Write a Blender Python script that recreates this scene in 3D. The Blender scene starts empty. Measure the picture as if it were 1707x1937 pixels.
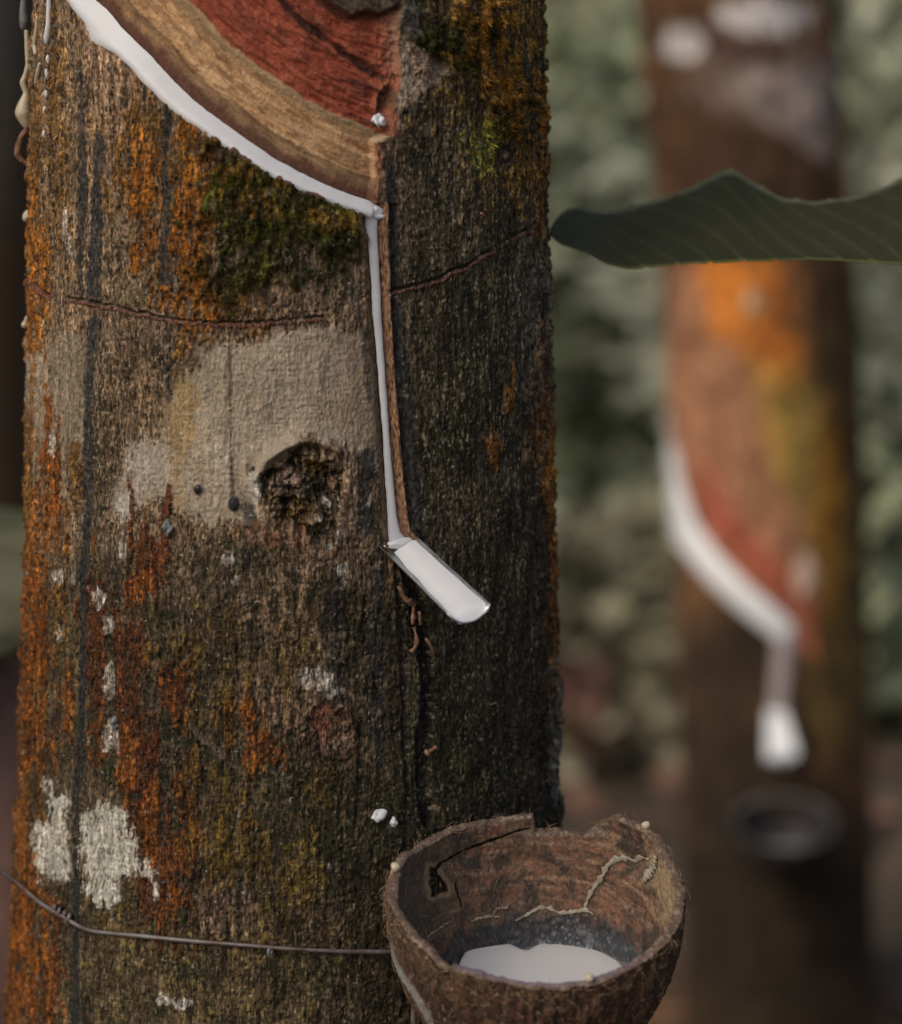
import bpy, math, random
import numpy as np
from mathutils import Vector
from mathutils.bvhtree import BVHTree
random.seed(7)
rng = np.random.default_rng(11)
R = math.radians
scene = bpy.context.scene
COL = scene.collection

# ------------------------------------------------------------------ camera, sky, sun, exposure
PW, PH, F = 1707.0, 1937.0, 5500.0          # photograph size and focal length in its pixels
D, Z0, PITCH = 1.10, 1.00, R(12.0)
CAM = np.array([0.0, -D, Z0 + D * math.tan(PITCH)])
cd = bpy.data.cameras.new('camera'); cam = bpy.data.objects.new('camera', cd); COL.objects.link(cam)
cam.location = CAM; cam.rotation_euler = (math.pi / 2 - PITCH, 0, 0)
cd.sensor_fit = 'VERTICAL'; cd.sensor_height = 24.0; cd.lens = 24.0 * F / PH
cd.clip_start = 0.05; cd.clip_end = 500
cd.dof.use_dof = True; cd.dof.focus_distance = 1.04; cd.dof.aperture_fstop = 4.3
scene.camera = cam
SUN = Vector((-0.62, -0.62, 0.85)).normalized()
world = bpy.data.worlds.new('World'); scene.world = world; world.use_nodes = True
wn = world.node_tree.nodes; wl = world.node_tree.links
sky = wn.new('ShaderNodeTexSky'); sky.sky_type = 'NISHITA'; sky.sun_disc = False
sky.sun_elevation = math.asin(SUN.z); sky.sun_rotation = math.atan2(SUN.x, SUN.y)
sky.air_density = 1.0; sky.dust_density = 7.0; sky.ozone_density = 1.0
wl.new(sky.outputs[0], wn['Background'].inputs[0]); wn['Background'].inputs[1].default_value = 0.07
sd = bpy.data.lights.new('sun', 'SUN'); sd.energy = 1.5; sd.angle = R(22); sd.color = (1.0, 0.95, 0.87)
so = bpy.data.objects.new('sun', sd); COL.objects.link(so); so.location = (-3, -3, 5)
so.rotation_euler = SUN.to_track_quat('Z', 'Y').to_euler()
vs = scene.view_settings; vs.view_transform = 'Standard'; vs.look = 'None'; vs.gamma = 1.0
vs.use_curve_mapping = False; vs.exposure = 0.95
scene.render.engine = 'CYCLES'
scene.cycles.use_denoising = True; scene.cycles.denoising_prefilter = 'ACCURATE'
scene.cycles.max_bounces = 6; scene.cycles.transparent_max_bounces = 4

# ------------------------------------------------------------------ helpers
FWD = np.array([0, math.cos(PITCH), -math.sin(PITCH)]); UP = np.array([0, math.sin(PITCH), math.cos(PITCH)])
def raydir(x, y):
    x = np.asarray(x, float); y = np.asarray(y, float)
    dx = (x - PW / 2) / F; dy = (PH / 2 - y) / F
    return np.stack([dx, FWD[1] + UP[1] * dy, FWD[2] + UP[2] * dy], -1)
def project(P):
    q = P - CAM
    w = q @ FWD
    return PW / 2 + F * q[..., 0] / w, PH / 2 - F * (q @ UP) / w
def at_y(x, y, depth):
    d = raydir(x, y)
    return CAM + d * ((np.asarray(depth) - CAM[1]) / d[..., 1])[..., None]

TAB = rng.random((16, 256, 256)).astype(np.float32)
def vnoise(x, y, seed=0):
    x = x + seed * 17.31; y = y + seed * 5.77
    xi = np.floor(x); yi = np.floor(y); fx = (x - xi).astype(np.float32); fy = (y - yi).astype(np.float32)
    xi = xi.astype(np.int64) & 255; yi = yi.astype(np.int64) & 255
    fx = fx * fx * (3 - 2 * fx); fy = fy * fy * (3 - 2 * fy)
    T = TAB[seed % 16]; x1 = (xi + 1) & 255; y1 = (yi + 1) & 255
    a = T[xi, yi] * (1 - fx) + T[x1, yi] * fx
    b = T[xi, y1] * (1 - fx) + T[x1, y1] * fx
    return (a * (1 - fy) + b * fy) * 2 - 1
def fbm(x, y, seed=0, octv=4, gain=0.5):
    s = 0; a = 1.0; n = 0
    for i in range(octv):
        s = s + a * vnoise(x * 2 ** i, y * 2 ** i, seed + i * 3); n += a; a *= gain
    return s / n
def sstep(a, b, x):
    t = np.clip((x - a) / (b - a), 0, 1); return t * t * (3 - 2 * t)
def polydist(X, Y, pts, val=None, far=400.0, margin=120.0):
    """distance to an open polyline; optionally the value interpolated along it; and the side"""
    out = np.full(X.shape, far, np.float32); vv = np.zeros(X.shape, np.float32); side = np.ones(X.shape, np.float32)
    pts = np.asarray(pts, float)
    for i in range(len(pts) - 1):
        (ax, ay), (bx, by) = pts[i], pts[i + 1]
        m = (X > min(ax, bx) - margin) & (X < max(ax, bx) + margin) & (Y > min(ay, by) - margin) & (Y < max(ay, by) + margin)
        if not m.any(): continue
        x = X[m]; y = Y[m]; L2 = (bx - ax) ** 2 + (by - ay) ** 2 + 1e-9
        t = np.clip(((x - ax) * (bx - ax) + (y - ay) * (by - ay)) / L2, 0, 1)
        d = np.hypot(x - ax - t * (bx - ax), y - ay - t * (by - ay))
        o = out[m]; k = d < o; o[k] = d[k]; out[m] = o
        if val is not None:
            q = vv[m]; q[k] = (val[i] * (1 - t) + val[i + 1] * t)[k]; vv[m] = q
        s = side[m]; c = (bx - ax) * (y - ay) - (by - ay) * (x - ax); s[k] = np.sign(c)[k]; side[m] = s
    return out, vv, side
def inpoly(X, Y, pts):
    pts = np.asarray(pts, float); ins = np.zeros(X.shape, bool)
    m = (X > pts[:, 0].min()) & (X < pts[:, 0].max()) & (Y > pts[:, 1].min()) & (Y < pts[:, 1].max())
    if not m.any(): return ins
    x = X[m]; y = Y[m]; r = np.zeros(x.shape, bool)
    for i in range(len(pts)):
        (ax, ay), (bx, by) = pts[i], pts[(i + 1) % len(pts)]
        if ay == by: continue
        c = ((ay > y) != (by > y)) & (x < (bx - ax) * (y - ay) / (by - ay) + ax)
        r ^= c
    ins[m] = r; return ins
def sdf(X, Y, pts):
    """signed distance, positive inside"""
    d, _, _ = polydist(X, Y, list(pts) + [pts[0]], margin=90, far=90)
    return np.where(inpoly(X, Y, pts), d, -d)
def ell(X, Y, cx, cy, rx, ry, rot=0.0):
    dx = X - cx; dy = Y - cy
    if rot:
        c, s = math.cos(R(rot)), math.sin(R(rot)); dx, dy = c * dx + s * dy, -s * dx + c * dy
    return 1 - np.hypot(dx / rx, dy / ry)

def set_props(o, label=None, cat=None, group=None, kind=None):
    if label: o['label'] = label
    if cat: o['category'] = cat
    if group: o['group'] = group
    if kind: o['kind'] = kind
    return o
def empty(name, loc, label, cat, group=None):
    o = bpy.data.objects.new(name, None); COL.objects.link(o); o.location = loc; o.empty_display_size = 0.05
    return set_props(o, label, cat, group)
def mesh(name, V, Fa, mat=None, parent=None, col=None, smooth=True, origin=None):
    """V: N x 3 world coordinates, Fa: M x 3 or M x 4 index array (or list of such)"""
    V = np.asarray(V, np.float64).reshape(-1, 3)
    if parent is not None: base = np.array(parent_world(parent))
    elif origin is not None: base = np.asarray(origin, float)
    else: base = np.zeros(3)
    V = V - base
    fl = Fa if isinstance(Fa, list) else [Fa]
    fl = [np.asarray(f, np.int32) for f in fl if len(f)]
    me = bpy.data.meshes.new(name)
    me.vertices.add(len(V)); me.vertices.foreach_set('co', V.astype(np.float32).ravel())
    loops = np.concatenate([f.ravel() for f in fl]); tot = np.concatenate([np.full(len(f), f.shape[1], np.int32) for f in fl])
    st = np.concatenate([[0], np.cumsum(tot)[:-1]]).astype(np.int32)
    me.loops.add(len(loops)); me.loops.foreach_set('vertex_index', loops)
    me.polygons.add(len(tot)); me.polygons.foreach_set('loop_start', st)
    me.polygons.foreach_set('use_smooth', np.full(len(tot), smooth, bool))
    me.update(calc_edges=True)
    if col is not None:
        a = me.attributes.new('Col', 'FLOAT_COLOR', 'POINT')
        c = np.ones((len(V), 4), np.float32); c[:, :col.shape[1]] = col
        a.data.foreach_set('color', c.ravel())
    o = bpy.data.objects.new(name, me); COL.objects.link(o)
    if mat: me.materials.append(mat)
    if parent is not None: o.parent = parent
    elif origin is not None: o.location = base
    return o
def parent_world(p):
    v = Vector(p.location)
    while p.parent: p = p.parent; v = v + p.location
    return v
def grid_faces(nr, nc, wrap=False):
    i = np.arange(nr - 1)[:, None] * nc; j = np.arange(nc if wrap else nc - 1)[None, :]
    j2 = (j + 1) % nc
    a = i + j; b = i + j2; return np.stack([a, b, b + nc, a + nc], -1).reshape(-1, 4)
def resample(pts, n):
    pts = np.asarray(pts, float); d = np.concatenate([[0], np.cumsum(np.linalg.norm(np.diff(pts[:, :2], axis=0), axis=1))])
    t = np.linspace(0, d[-1], n)
    return np.stack([np.interp(t, d, pts[:, k]) for k in range(pts.shape[1])], -1)
def smooth_pts(p, it=3):
    p = p.copy()
    for _ in range(it): p[1:-1] = 0.25 * p[:-2] + 0.5 * p[1:-1] + 0.25 * p[2:]
    return p
def tube(P, rad, sides=10, cap=True):
    P = np.asarray(P, float); n = len(P); rad = np.broadcast_to(np.asarray(rad, float), (n,))
    T = np.gradient(P, axis=0); T /= np.linalg.norm(T, axis=1)[:, None] + 1e-12
    ref = np.array([0.0, 0.0, 1.0]) if abs(T[0][2]) < 0.9 else np.array([1.0, 0, 0])
    V = []; u = np.cross(T[0], ref); u /= np.linalg.norm(u)
    for i in range(n):
        u = u - T[i] * (u @ T[i]); u /= np.linalg.norm(u) + 1e-12; w = np.cross(T[i], u)
        a = np.arange(sides) * 2 * math.pi / sides
        V.append(P[i] + rad[i] * (np.cos(a)[:, None] * u + np.sin(a)[:, None] * w))
    V = np.concatenate(V); Fa = grid_faces(n, sides, True)
    if not cap: return V, [Fa]
    V = np.concatenate([V, P[:1], P[-1:]]); c0 = n * sides
    j = np.arange(sides); j2 = (j + 1) % sides
    t1 = np.stack([np.full(sides, c0), j2, j], -1); t2 = np.stack([np.full(sides, c0 + 1), (n - 1) * sides + j, (n - 1) * sides + j2], -1)
    return V, [Fa, np.concatenate([t1, t2])]
def merge(parts):
    Vs, Q, T, o = [], [], [], 0
    for V, fl in parts:
        for f in (fl if isinstance(fl, list) else [fl]):
            f = np.asarray(f)
            if len(f): (Q if f.shape[1] == 4 else T).append(f + o)
        Vs.append(V); o += len(V)
    return np.concatenate(Vs), ([np.concatenate(Q)] if Q else []) + ([np.concatenate(T)] if T else [])
def blob_mesh(c, ax, n=14, m=10, lump=0.12, seed=1):
    """lumpy ellipsoid, ax = 3 x 3 rows of semi-axes"""
    th = np.linspace(0, math.pi, m); ph = np.arange(n) * 2 * math.pi / n
    TH, PHI = np.meshgrid(th, ph, indexing='ij')
    d = np.stack([np.sin(TH) * np.cos(PHI), np.sin(TH) * np.sin(PHI), np.cos(TH)], -1)
    k = 1 + lump * vnoise(d[..., 0] * 1.7 + seed * 3.1 + d[..., 2], d[..., 1] * 1.7 + seed + d[..., 2] * 1.3, seed)
    V = (d * k[..., None]).reshape(-1, 3) @ np.asarray(ax) + np.asarray(c)
    return V, [grid_faces(m, n, True)]

# ------------------------------------------------------------------ materials
def mat_base(name):
    m = bpy.data.materials.new(name); m.use_nodes = True
    nt = m.node_tree; b = nt.nodes['Principled BSDF']; return m, nt, b
def add_bump(nt, b, scale, strength, dist, vec_scale=(1, 1, 1), detail=4):
    tc = nt.nodes.new('ShaderNodeTexCoord'); mp = nt.nodes.new('ShaderNodeMapping'); mp.inputs['Scale'].default_value = vec_scale
    nz = nt.nodes.new('ShaderNodeTexNoise'); nz.inputs['Scale'].default_value = scale; nz.inputs['Detail'].default_value = detail
    bp = nt.nodes.new('ShaderNodeBump'); bp.inputs['Strength'].default_value = strength; bp.inputs['Distance'].default_value = dist
    nt.links.new(tc.outputs['Object'], mp.inputs[0]); nt.links.new(mp.outputs[0], nz.inputs['Vector'])
    nt.links.new(nz.outputs[0], bp.inputs['Height']); nt.links.new(bp.outputs[0], b.inputs['Normal'])
    return nz
def mat_attr(name, rough=0.8, spec=0.3, bump=None, noise_mix=None):
    """base colour from the Col attribute, varied by fine noise; Col alpha is roughness"""
    m, nt, b = mat_base(name)
    at = nt.nodes.new('ShaderNodeAttribute'); at.attribute_name = 'Col'
    b.inputs['Roughness'].default_value = rough; b.inputs['Specular IOR Level'].default_value = spec
    src = at.outputs['Color']
    if bump:
        nz = add_bump(nt, b, *bump)
        if noise_mix:
            mr = nt.nodes.new('ShaderNodeMapRange'); mr.inputs[1].default_value = 0.33; mr.inputs[2].default_value = 0.67
            mr.inputs[3].default_value = -noise_mix; mr.inputs[4].default_value = noise_mix
            am = nt.nodes.new('ShaderNodeMapRange'); am.inputs[1].default_value = 0.5; am.inputs[2].default_value = 0.85; am.inputs[3].default_value = 0.22; am.inputs[4].default_value = 1.0
            mad = nt.nodes.new('ShaderNodeMath'); mad.operation = 'MULTIPLY_ADD'; mad.inputs[2].default_value = 1.0
            nt.links.new(at.outputs['Alpha'], am.inputs[0]); nt.links.new(am.outputs[0], mad.inputs[0]); nt.links.new(mr.outputs[0], mad.inputs[1])
            mx = nt.nodes.new('ShaderNodeVectorMath'); mx.operation = 'SCALE'
            nt.links.new(nz.outputs[0], mr.inputs[0]); nt.links.new(src, mx.inputs[0]); nt.links.new(mad.outputs[0], mx.inputs['Scale'])
            src = mx.outputs[0]
    nt.links.new(src, b.inputs['Base Color'])
    nt.links.new(at.outputs['Alpha'], b.inputs['Roughness'])
    return m
def mat_noise(name, c1, c2, scale=20, rough=0.7, bump=0.3, dist=0.002, spec=0.3, metal=0.0, vec_scale=(1, 1, 1), trans=0.0):
    m, nt, b = mat_base(name)
    nz = add_bump(nt, b, scale, bump, dist, vec_scale, 6)
    cr = nt.nodes.new('ShaderNodeValToRGB'); cr.color_ramp.elements[0].position = 0.35; cr.color_ramp.elements[1].position = 0.68
    cr.color_ramp.elements[0].color = (*c1, 1); cr.color_ramp.elements[1].color = (*c2, 1)
    nt.links.new(nz.outputs[0], cr.inputs[0]); nt.links.new(cr.outputs[0], b.inputs['Base Color'])
    b.inputs['Roughness'].default_value = rough; b.inputs['Specular IOR Level'].default_value = spec; b.inputs['Metallic'].default_value = metal
    if trans:
        tr = nt.nodes.new('ShaderNodeBsdfTranslucent'); mx = nt.nodes.new('ShaderNodeMixShader'); mx.inputs[0].default_value = trans
        nt.links.new(cr.outputs[0], tr.inputs[0]); nt.links.new(b.outputs[0], mx.inputs[1]); nt.links.new(tr.outputs[0], mx.inputs[2])
        nt.links.new(mx.outputs[0], nt.nodes['Material Output'].inputs[0])
    return m
M_BARK = mat_attr('bark', 0.8, 0.25, (1300, 0.9, 0.0008, (1, 1, 0.32), 7), 0.80)
M_WOOD = mat_attr('cut_bark', 0.75, 0.25, (1100, 0.4, 0.0004, (1, 1, 1), 4), 0.22)
M_FUZZ = mat_attr('moss', 0.95, 0.05)
M_SHELL = mat_attr('coconut_shell', 0.6, 0.35, (700, 0.5, 0.0006, (1, 1, 1), 5), 0.3)
M_FARBARK = mat_attr('far_bark', 0.85, 0.2, (120, 0.6, 0.004, (1, 1, 0.4), 5), 0.3)
M_LEAFV = mat_attr('leaf_blade', 0.55, 0.1, (260, 0.25, 0.0004, (1, 1, 1), 4), 0.12)
def mat_latex(name, c, rough, sss):
    m, nt, b = mat_base(name)
    b.inputs['Base Color'].default_value = (*c, 1); b.inputs['Roughness'].default_value = rough
    b.inputs['Subsurface Weight'].default_value = sss; b.inputs['Subsurface Radius'].default_value = (0.002, 0.002, 0.0018)
    b.inputs['Subsurface Scale'].default_value = 0.6; b.inputs['Specular IOR Level'].default_value = 0.4
    add_bump(nt, b, 160, 0.12, 0.0006); return m
M_LATEX = mat_latex('latex', (0.66, 0.67, 0.68), 0.35, 0.0)
M_DRY = mat_latex('dried_latex', (0.50, 0.43, 0.30), 0.3, 0.15)
M_DRYGREY = mat_latex('grey_latex', (0.16, 0.17, 0.17), 0.3, 0.1)
M_SKIN = mat_noise('latex_skin', (0.25, 0.22, 0.17), (0.42, 0.38, 0.30), 300, 0.5, 0.4, 0.0005)
M_METAL = mat_noise('zinc', (0.32, 0.35, 0.36), (0.5, 0.54, 0.55), 220, 0.33, 0.15, 0.0003, 0.5, 0.9)
M_WIRE = mat_noise('wire', (0.09, 0.045, 0.03), (0.20, 0.19, 0.19), 130, 0.5, 0.3, 0.0004, 0.5, 0.35)
M_CHIP = mat_noise('bark_chip', (0.10, 0.055, 0.03), (0.34, 0.19, 0.11), 420, 0.85, 0.5, 0.0006)
M_FIBRE = mat_noise('husk_fibre', (0.17, 0.10, 0.055), (0.40, 0.28, 0.17), 300, 0.8, 0.2, 0.0003)
M_GROUND = mat_noise('earth', (0.03, 0.023, 0.014), (0.085, 0.06, 0.04), 5, 0.95, 0.6, 0.03)
M_ROCKA = mat_noise('lichen_rock', (0.07, 0.075, 0.03), (0.20, 0.185, 0.11), 14, 0.9, 0.6, 0.01)
M_ROCKB = mat_noise('red_rock', (0.10, 0.055, 0.042), (0.30, 0.17, 0.13), 16, 0.9, 0.6, 0.012)

# ------------------------------------------------------------------ a trunk fitted to its outline
class Trunk:
    def __init__(s, cy, left, right, z_lo, z_hi):
        s.cy = cy; dp = cy - CAM[1]
        ys = np.linspace(0, PH, 12)
        L = np.array(left, float); Rr = np.array(right, float)
        xl = np.interp(ys, L[:, 1], L[:, 0]); xr = np.interp(ys, Rr[:, 1], Rr[:, 0])
        dl = raydir(xl, ys); dr = raydir(xr, ys)
        al = np.arctan2(dl[:, 0], dl[:, 1]); ar = np.arctan2(dr[:, 0], dr[:, 1])
        am = (al + ar) / 2; ah = (ar - al) / 2
        cx = dp * np.tan(am); dist = dp / np.cos(am); r = dist * np.sin(ah)
        hz = np.sqrt(dist ** 2 - r ** 2)
        z = CAM[2] + hz * 0.5 * (dl[:, 2] / np.hypot(dl[:, 0], dl[:, 1]) + dr[:, 2] / np.hypot(dr[:, 0], dr[:, 1]))
        o = np.argsort(z); s.z = z[o]; s.cxv = cx[o]; s.rv = r[o]
        s.zl, s.zh = s.z[0], s.z[-1]
        s.pc = np.polyfit(s.z, s.cxv, 3); s.pr = np.polyfit(s.z, s.rv, 3)
        s.sc = np.polyfit(s.z, s.cxv, 1)[0]
    def cx(s, z):
        zc = np.clip(z, s.zl, s.zh); return np.polyval(s.pc, zc) + s.sc * (z - zc)
    def r(s, z):
        zc = np.clip(z, s.zl, s.zh); rr = np.polyval(s.pr, zc)
        rr = rr + np.clip(s.zl - z, 0, 9) * 0.03 + 0.10 * np.clip((0.28 - z) / 0.28, 0, 1) ** 2 * (z < s.zl)
        return rr * (1 - 0.09 * np.clip(z - s.zh, 0, 9))
    def pos(s, th, z, h=0.0):
        rr = s.r(z) + h
        return np.stack([s.cx(z) + rr * np.sin(th), s.cy - rr * np.cos(th), z + 0 * th], -1)
    def surf(s, x, y):
        d = raydir(x, y); z = np.full(np.shape(d[..., 0]), 1.0)
        for _ in range(8):
            c = s.cx(z); rr = s.r(z)
            ox = CAM[0] - c; oy = CAM[1] - s.cy
            A = d[..., 0] ** 2 + d[..., 1] ** 2; B = ox * d[..., 0] + oy * d[..., 1]; Cc = ox * ox + oy * oy - rr * rr
            t = (-B - np.sqrt(np.maximum(B * B - A * Cc, 0))) / A
            z = CAM[2] + t * d[..., 2]
        px = CAM[0] + t * d[..., 0] - s.cx(z); py = CAM[1] + t * d[..., 1] - s.cy
        return np.arctan2(px, -py), z
    def at(s, x, y, h=0.0):
        th, z = s.surf(np.asarray(x, float), np.asarray(y, float)); return s.pos(th, z, h)
T1 = Trunk(0.0, [(62, 0), (62, 300), (54, 600), (50, 900), (46, 1200), (40, 1400), (31, 1600), (20, 1800), (12, 1937)],
           [(1027, 0), (1031, 300), (1038, 600), (1044, 900), (1050, 1200), (1056, 1450), (1062, 1650), (1072, 1937)], 0.77, 1.23)
T2 = Trunk(1.9, [(1205, 0), (1222, 250), (1250, 450), (1262, 600), (1268, 900), (1280, 1200), (1290, 1500), (1296, 1937)],
           [(1576, 0), (1598, 250), (1620, 500), (1634, 800), (1642, 1100), (1648, 1400), (1656, 1937)], 0, 1.3)

# ------------------------------------------------------------------ main tree: carved and coloured bark
NC, NR = 800, 1110
TH = np.linspace(R(-92), R(92), NC)
zlo = T1.surf(np.array(18.0), np.array(1960.0))[1]; zhi = T1.surf(np.array(545.0), np.array(-60.0))[1]
ZZ = np.linspace(float(zlo), float(zhi), NR)
th, z = np.meshgrid(TH, ZZ)
th = th.ravel(); z = z.ravel()
base = T1.pos(th, z)
X, Y = project(base); X = X.astype(np.float32); Y = Y.astype(np.float32)
S = (th * 100).astype(np.float32); Zm = (z * 1000).astype(np.float32)      # mm on the bark
n1 = fbm(S / 14, Zm / 22, 1, 4); n2 = fbm(S / 5, Zm / 9, 2, 4); n3 = fbm(S / 1.7, Zm / 3.2, 3, 3)
nv = fbm(S / 1.3, Zm / 11, 4, 3); nh = fbm(S / 3.6, Zm / 0.9, 5, 3); nf = vnoise(S / 0.55, Zm / 0.75, 6)
nstreak = fbm(S / 3.0, Zm / 40, 7, 4); nst2 = fbm(S / 1.5, Zm / 10, 17, 3); nmid = fbm(S / 8, Zm / 10, 19, 5, 0.62)
grain = vnoise(S / 0.42, Zm / 0.5, 9); grain2 = vnoise(S / 0.9, Zm / 1.5, 10)
Xw = X + 9 * n2 + 5 * n3; Yw = Y + 12 * n2 + 7 * n3
Xs = X + 4 * n2 + 2 * n3; Ys = Y + 4 * n2 + 2 * n3
col = np.zeros((len(S), 3), np.float32); rough = np.full(len(S), 0.8, np.float32)
def lay(m, c):
    global col
    col += (np.asarray(c, np.float32)[None, :] - col) * np.clip(m, 0, 1)[:, None]
def noisy(field, w=0.35, k=0.6, extra=None):
    return sstep(-w * 0.7, w * 0.7, field + k * (1.5 * nmid + 0.9 * n3 + 0.7 * nst2 + 0.25 * grain2) - 0.05 + (0 if extra is None else extra))
# base bark
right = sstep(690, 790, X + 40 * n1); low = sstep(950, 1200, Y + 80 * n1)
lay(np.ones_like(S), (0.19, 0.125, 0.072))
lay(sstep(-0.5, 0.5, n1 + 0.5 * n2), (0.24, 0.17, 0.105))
lay(0.85 * low, (0.080, 0.058, 0.028))  # lower bark: green-brown tone, plus light fall-off put into the colour
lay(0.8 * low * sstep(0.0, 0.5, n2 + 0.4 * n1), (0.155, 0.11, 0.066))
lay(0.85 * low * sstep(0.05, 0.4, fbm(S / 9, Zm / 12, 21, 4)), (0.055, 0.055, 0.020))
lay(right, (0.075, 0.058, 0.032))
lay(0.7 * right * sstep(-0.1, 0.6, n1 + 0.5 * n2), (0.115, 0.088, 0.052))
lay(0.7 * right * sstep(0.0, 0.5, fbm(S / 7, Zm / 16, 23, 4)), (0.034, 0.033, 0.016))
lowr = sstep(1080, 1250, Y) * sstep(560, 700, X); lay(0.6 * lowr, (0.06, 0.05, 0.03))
tone = fbm(S / 30, Zm / 45, 31, 3)
# tan bark near the top left, grey smear on the left
lay(0.75 * noisy(ell(X, Y, 220, 150, 190, 210)), (0.30, 0.19, 0.11))
lay(0.6 * noisy(ell(X, Y, 110, 300, 70, 300)), (0.26, 0.17, 0.08))
lay(0.7 * noisy(ell(X, Y, 250, 480, 90, 110), 0.4, 0.8), (0.22, 0.155, 0.085))
# pale smooth bark
pale = sdf(Xs, Ys, [(385, 628), (430, 655), (480, 652), (520, 628), (640, 612), (690, 640), (712, 700), (722, 850), (715, 900), (660, 845),
                    (580, 820), (540, 862), (500, 890), (480, 940), (505, 1000), (440, 985), (400, 1000), (332, 960), (318, 935), (262, 960), (210, 985),
                    (212, 930), (240, 850), (308, 828), (312, 760), (320, 720), (345, 680), (372, 640)])
mp = sstep(-5, 5, pale + 12 * n3 + 8 * nf + 5 * nst2)
pale_fade = 1 - 0.55 * sstep(560, 720, X + 30 * n2) * sstep(600, 640, Y)
lay(mp * pale_fade, (0.42, 0.345, 0.25))
lay(0.45 * mp * sstep(0.1, 0.5, n2), (0.34, 0.27, 0.18))
lay(0.55 * mp * sstep(0.15, 0.55, n1), (0.48, 0.41, 0.32))
lay(0.7 * mp * noisy(ell(X, Y, 345, 800, 32, 130), 0.4), (0.36, 0.235, 0.085))
lay(0.6 * noisy(ell(X, Y, 275, 880, 45, 60), 0.35), (0.48, 0.42, 0.34))
lp = sdf(Xs, Ys, [(52, 640), (108, 655), (125, 625), (172, 640), (166, 800), (150, 880), (125, 850), (110, 815), (92, 830), (80, 860), (76, 930), (60, 880), (48, 880)])
lpm = sstep(-8, 12, lp + 8 * n3); lay(0.85 * lpm, (0.31, 0.25, 0.17)); mp = np.maximum(mp, 0.7 * lpm)
lay(0.6 * noisy(ell(X, Y, 70, 730, 22, 90), 0.3, 0.3), (0.36, 0.28, 0.19))
# brown worn bark beside the pale patch
lay(0.8 * (1 - 0.6 * mp) * noisy(ell(X, Y, 250, 720, 80, 120), 0.3), (0.12, 0.080, 0.042))
lay(0.7 * noisy(ell(X, Y, 335, 660, 40, 60), 0.3), (0.055, 0.045, 0.03))
# dark olive algae
for a in [(190, 880, 40, 100), (190, 1150, 35, 130), (320, 560, 60, 30), (470, 1050, 60, 45), (560, 1120, 50, 80), (400, 1080, 80, 60), (330, 1420, 90, 120),
          (520, 1500, 140, 90), (450, 1650, 150, 90), (640, 1600, 100, 120), (300, 1830, 120, 70), (560, 1850, 120, 80), (650, 1200, 60, 120), (860, 1450, 120, 130),
          (730, 1500, 60, 140), (880, 700, 60, 160), (560, 1580, 90, 80), (620, 500, 80, 60)]:
    lay(0.72 * noisy(ell(X, Y, *a), 0.5, 0.9), (0.042, 0.040, 0.016))
# olive brown moss tint, lower half
for a in [(230, 1850, 150, 110), (430, 1880, 130, 80), (330, 1780, 120, 60), (520, 1760, 100, 50), (120, 1250, 60, 160), (560, 1220, 70, 90)]:
    lay(0.55 * noisy(ell(X, Y, *a), 0.5, 0.9), (0.16, 0.115, 0.045))
# pinkish worn spots
for a in [(590, 1050, 60, 50), (530, 1230, 50, 90), (640, 1000, 30, 80), (410, 1720, 60, 50), (600, 1330, 60, 40)]:
    lay(0.65 * noisy(ell(X, Y, *a), 0.5, 0.9), (0.26, 0.165, 0.105))
# black stain streaks and near-black fissures
DARK = []
def streak(pts, w, c=(0.035, 0.036, 0.034), k=0.9, ragged=4.0):
    d, v, _ = polydist(X + ragged * n3 + 2.0 * nf, Y, pts, w if hasattr(w, '__len__') else [w] * len(pts))
    m = sstep(3.5, -3.5, d - v / 2); lay(k * m, c); DARK.append(m); return m
streak([(152, 120), (155, 300), (151, 420), (150, 560)], [8, 14, 14, 12])
streak([(188, 250), (185, 420), (178, 565)], [14, 22, 26])
streak([(176, 610), (172, 700), (166, 800), (165, 960), (160, 1080), (158, 1180), (154, 1350), (150, 1450), (142, 1560), (144, 1720), (142, 1937), (142, 2000)],
       [22, 16, 14, 14, 16, 18, 14, 14, 8, 12, 16, 14], ragged=2.5)
streak([(318, 195), (315, 330), (313, 530)], [12, 15, 22])
streak([(435, 655), (437, 850), (441, 940)], [5, 6, 8], (0.09, 0.06, 0.04))
streak([(315, 690), (320, 760)], [10, 6])
streak([(170, 40), (165, 220)], [4, 6], (0.11, 0.07, 0.05))
streak([(740, 300), (742, 420), (748, 560), (764, 700), (775, 850), (788, 1018)], [12, 22, 22, 24, 28, 30], (0.028, 0.026, 0.022), 0.95, 2.5)
streak([(695, 860), (690, 1000)], [26, 30]); streak([(715, 1050), (712, 1250), (716, 1450)], [30, 26, 18])
streak([(640, 1080), (630, 1200), (640, 1340)], [34, 40, 20], k=0.7); streak([(660, 550), (690, 620), (700, 760)], [30, 14, 8], k=0.7)
streak([(470, 960), (480, 1010), (470, 1060)], [26, 34, 18], k=0.8)
F1 = streak([(768, 1075), (788, 1130), (800, 1220), (812, 1290), (803, 1400), (800, 1470), (808, 1560)], [16, 30, 26, 22, 30, 24, 14], (0.020, 0.018, 0.014))
F2 = streak([(752, 1065), (760, 1220), (765, 1340), (770, 1500), (765, 1640)], [10, 8, 8, 10, 12], (0.03, 0.028, 0.022))
F3 = streak([(690, 1130), (688, 1250)], [6, 5], (0.025, 0.022, 0.016)); F4 = streak([(683, 1360), (680, 1460), (676, 1560)], [5, 8, 7], (0.025, 0.022, 0.016))
F5 = streak([(1020, 450), (1030, 700), (1034, 900), (1042, 1300), (1046, 1540)], [4, 6, 6, 8, 10], (0.03, 0.025, 0.02))
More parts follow.
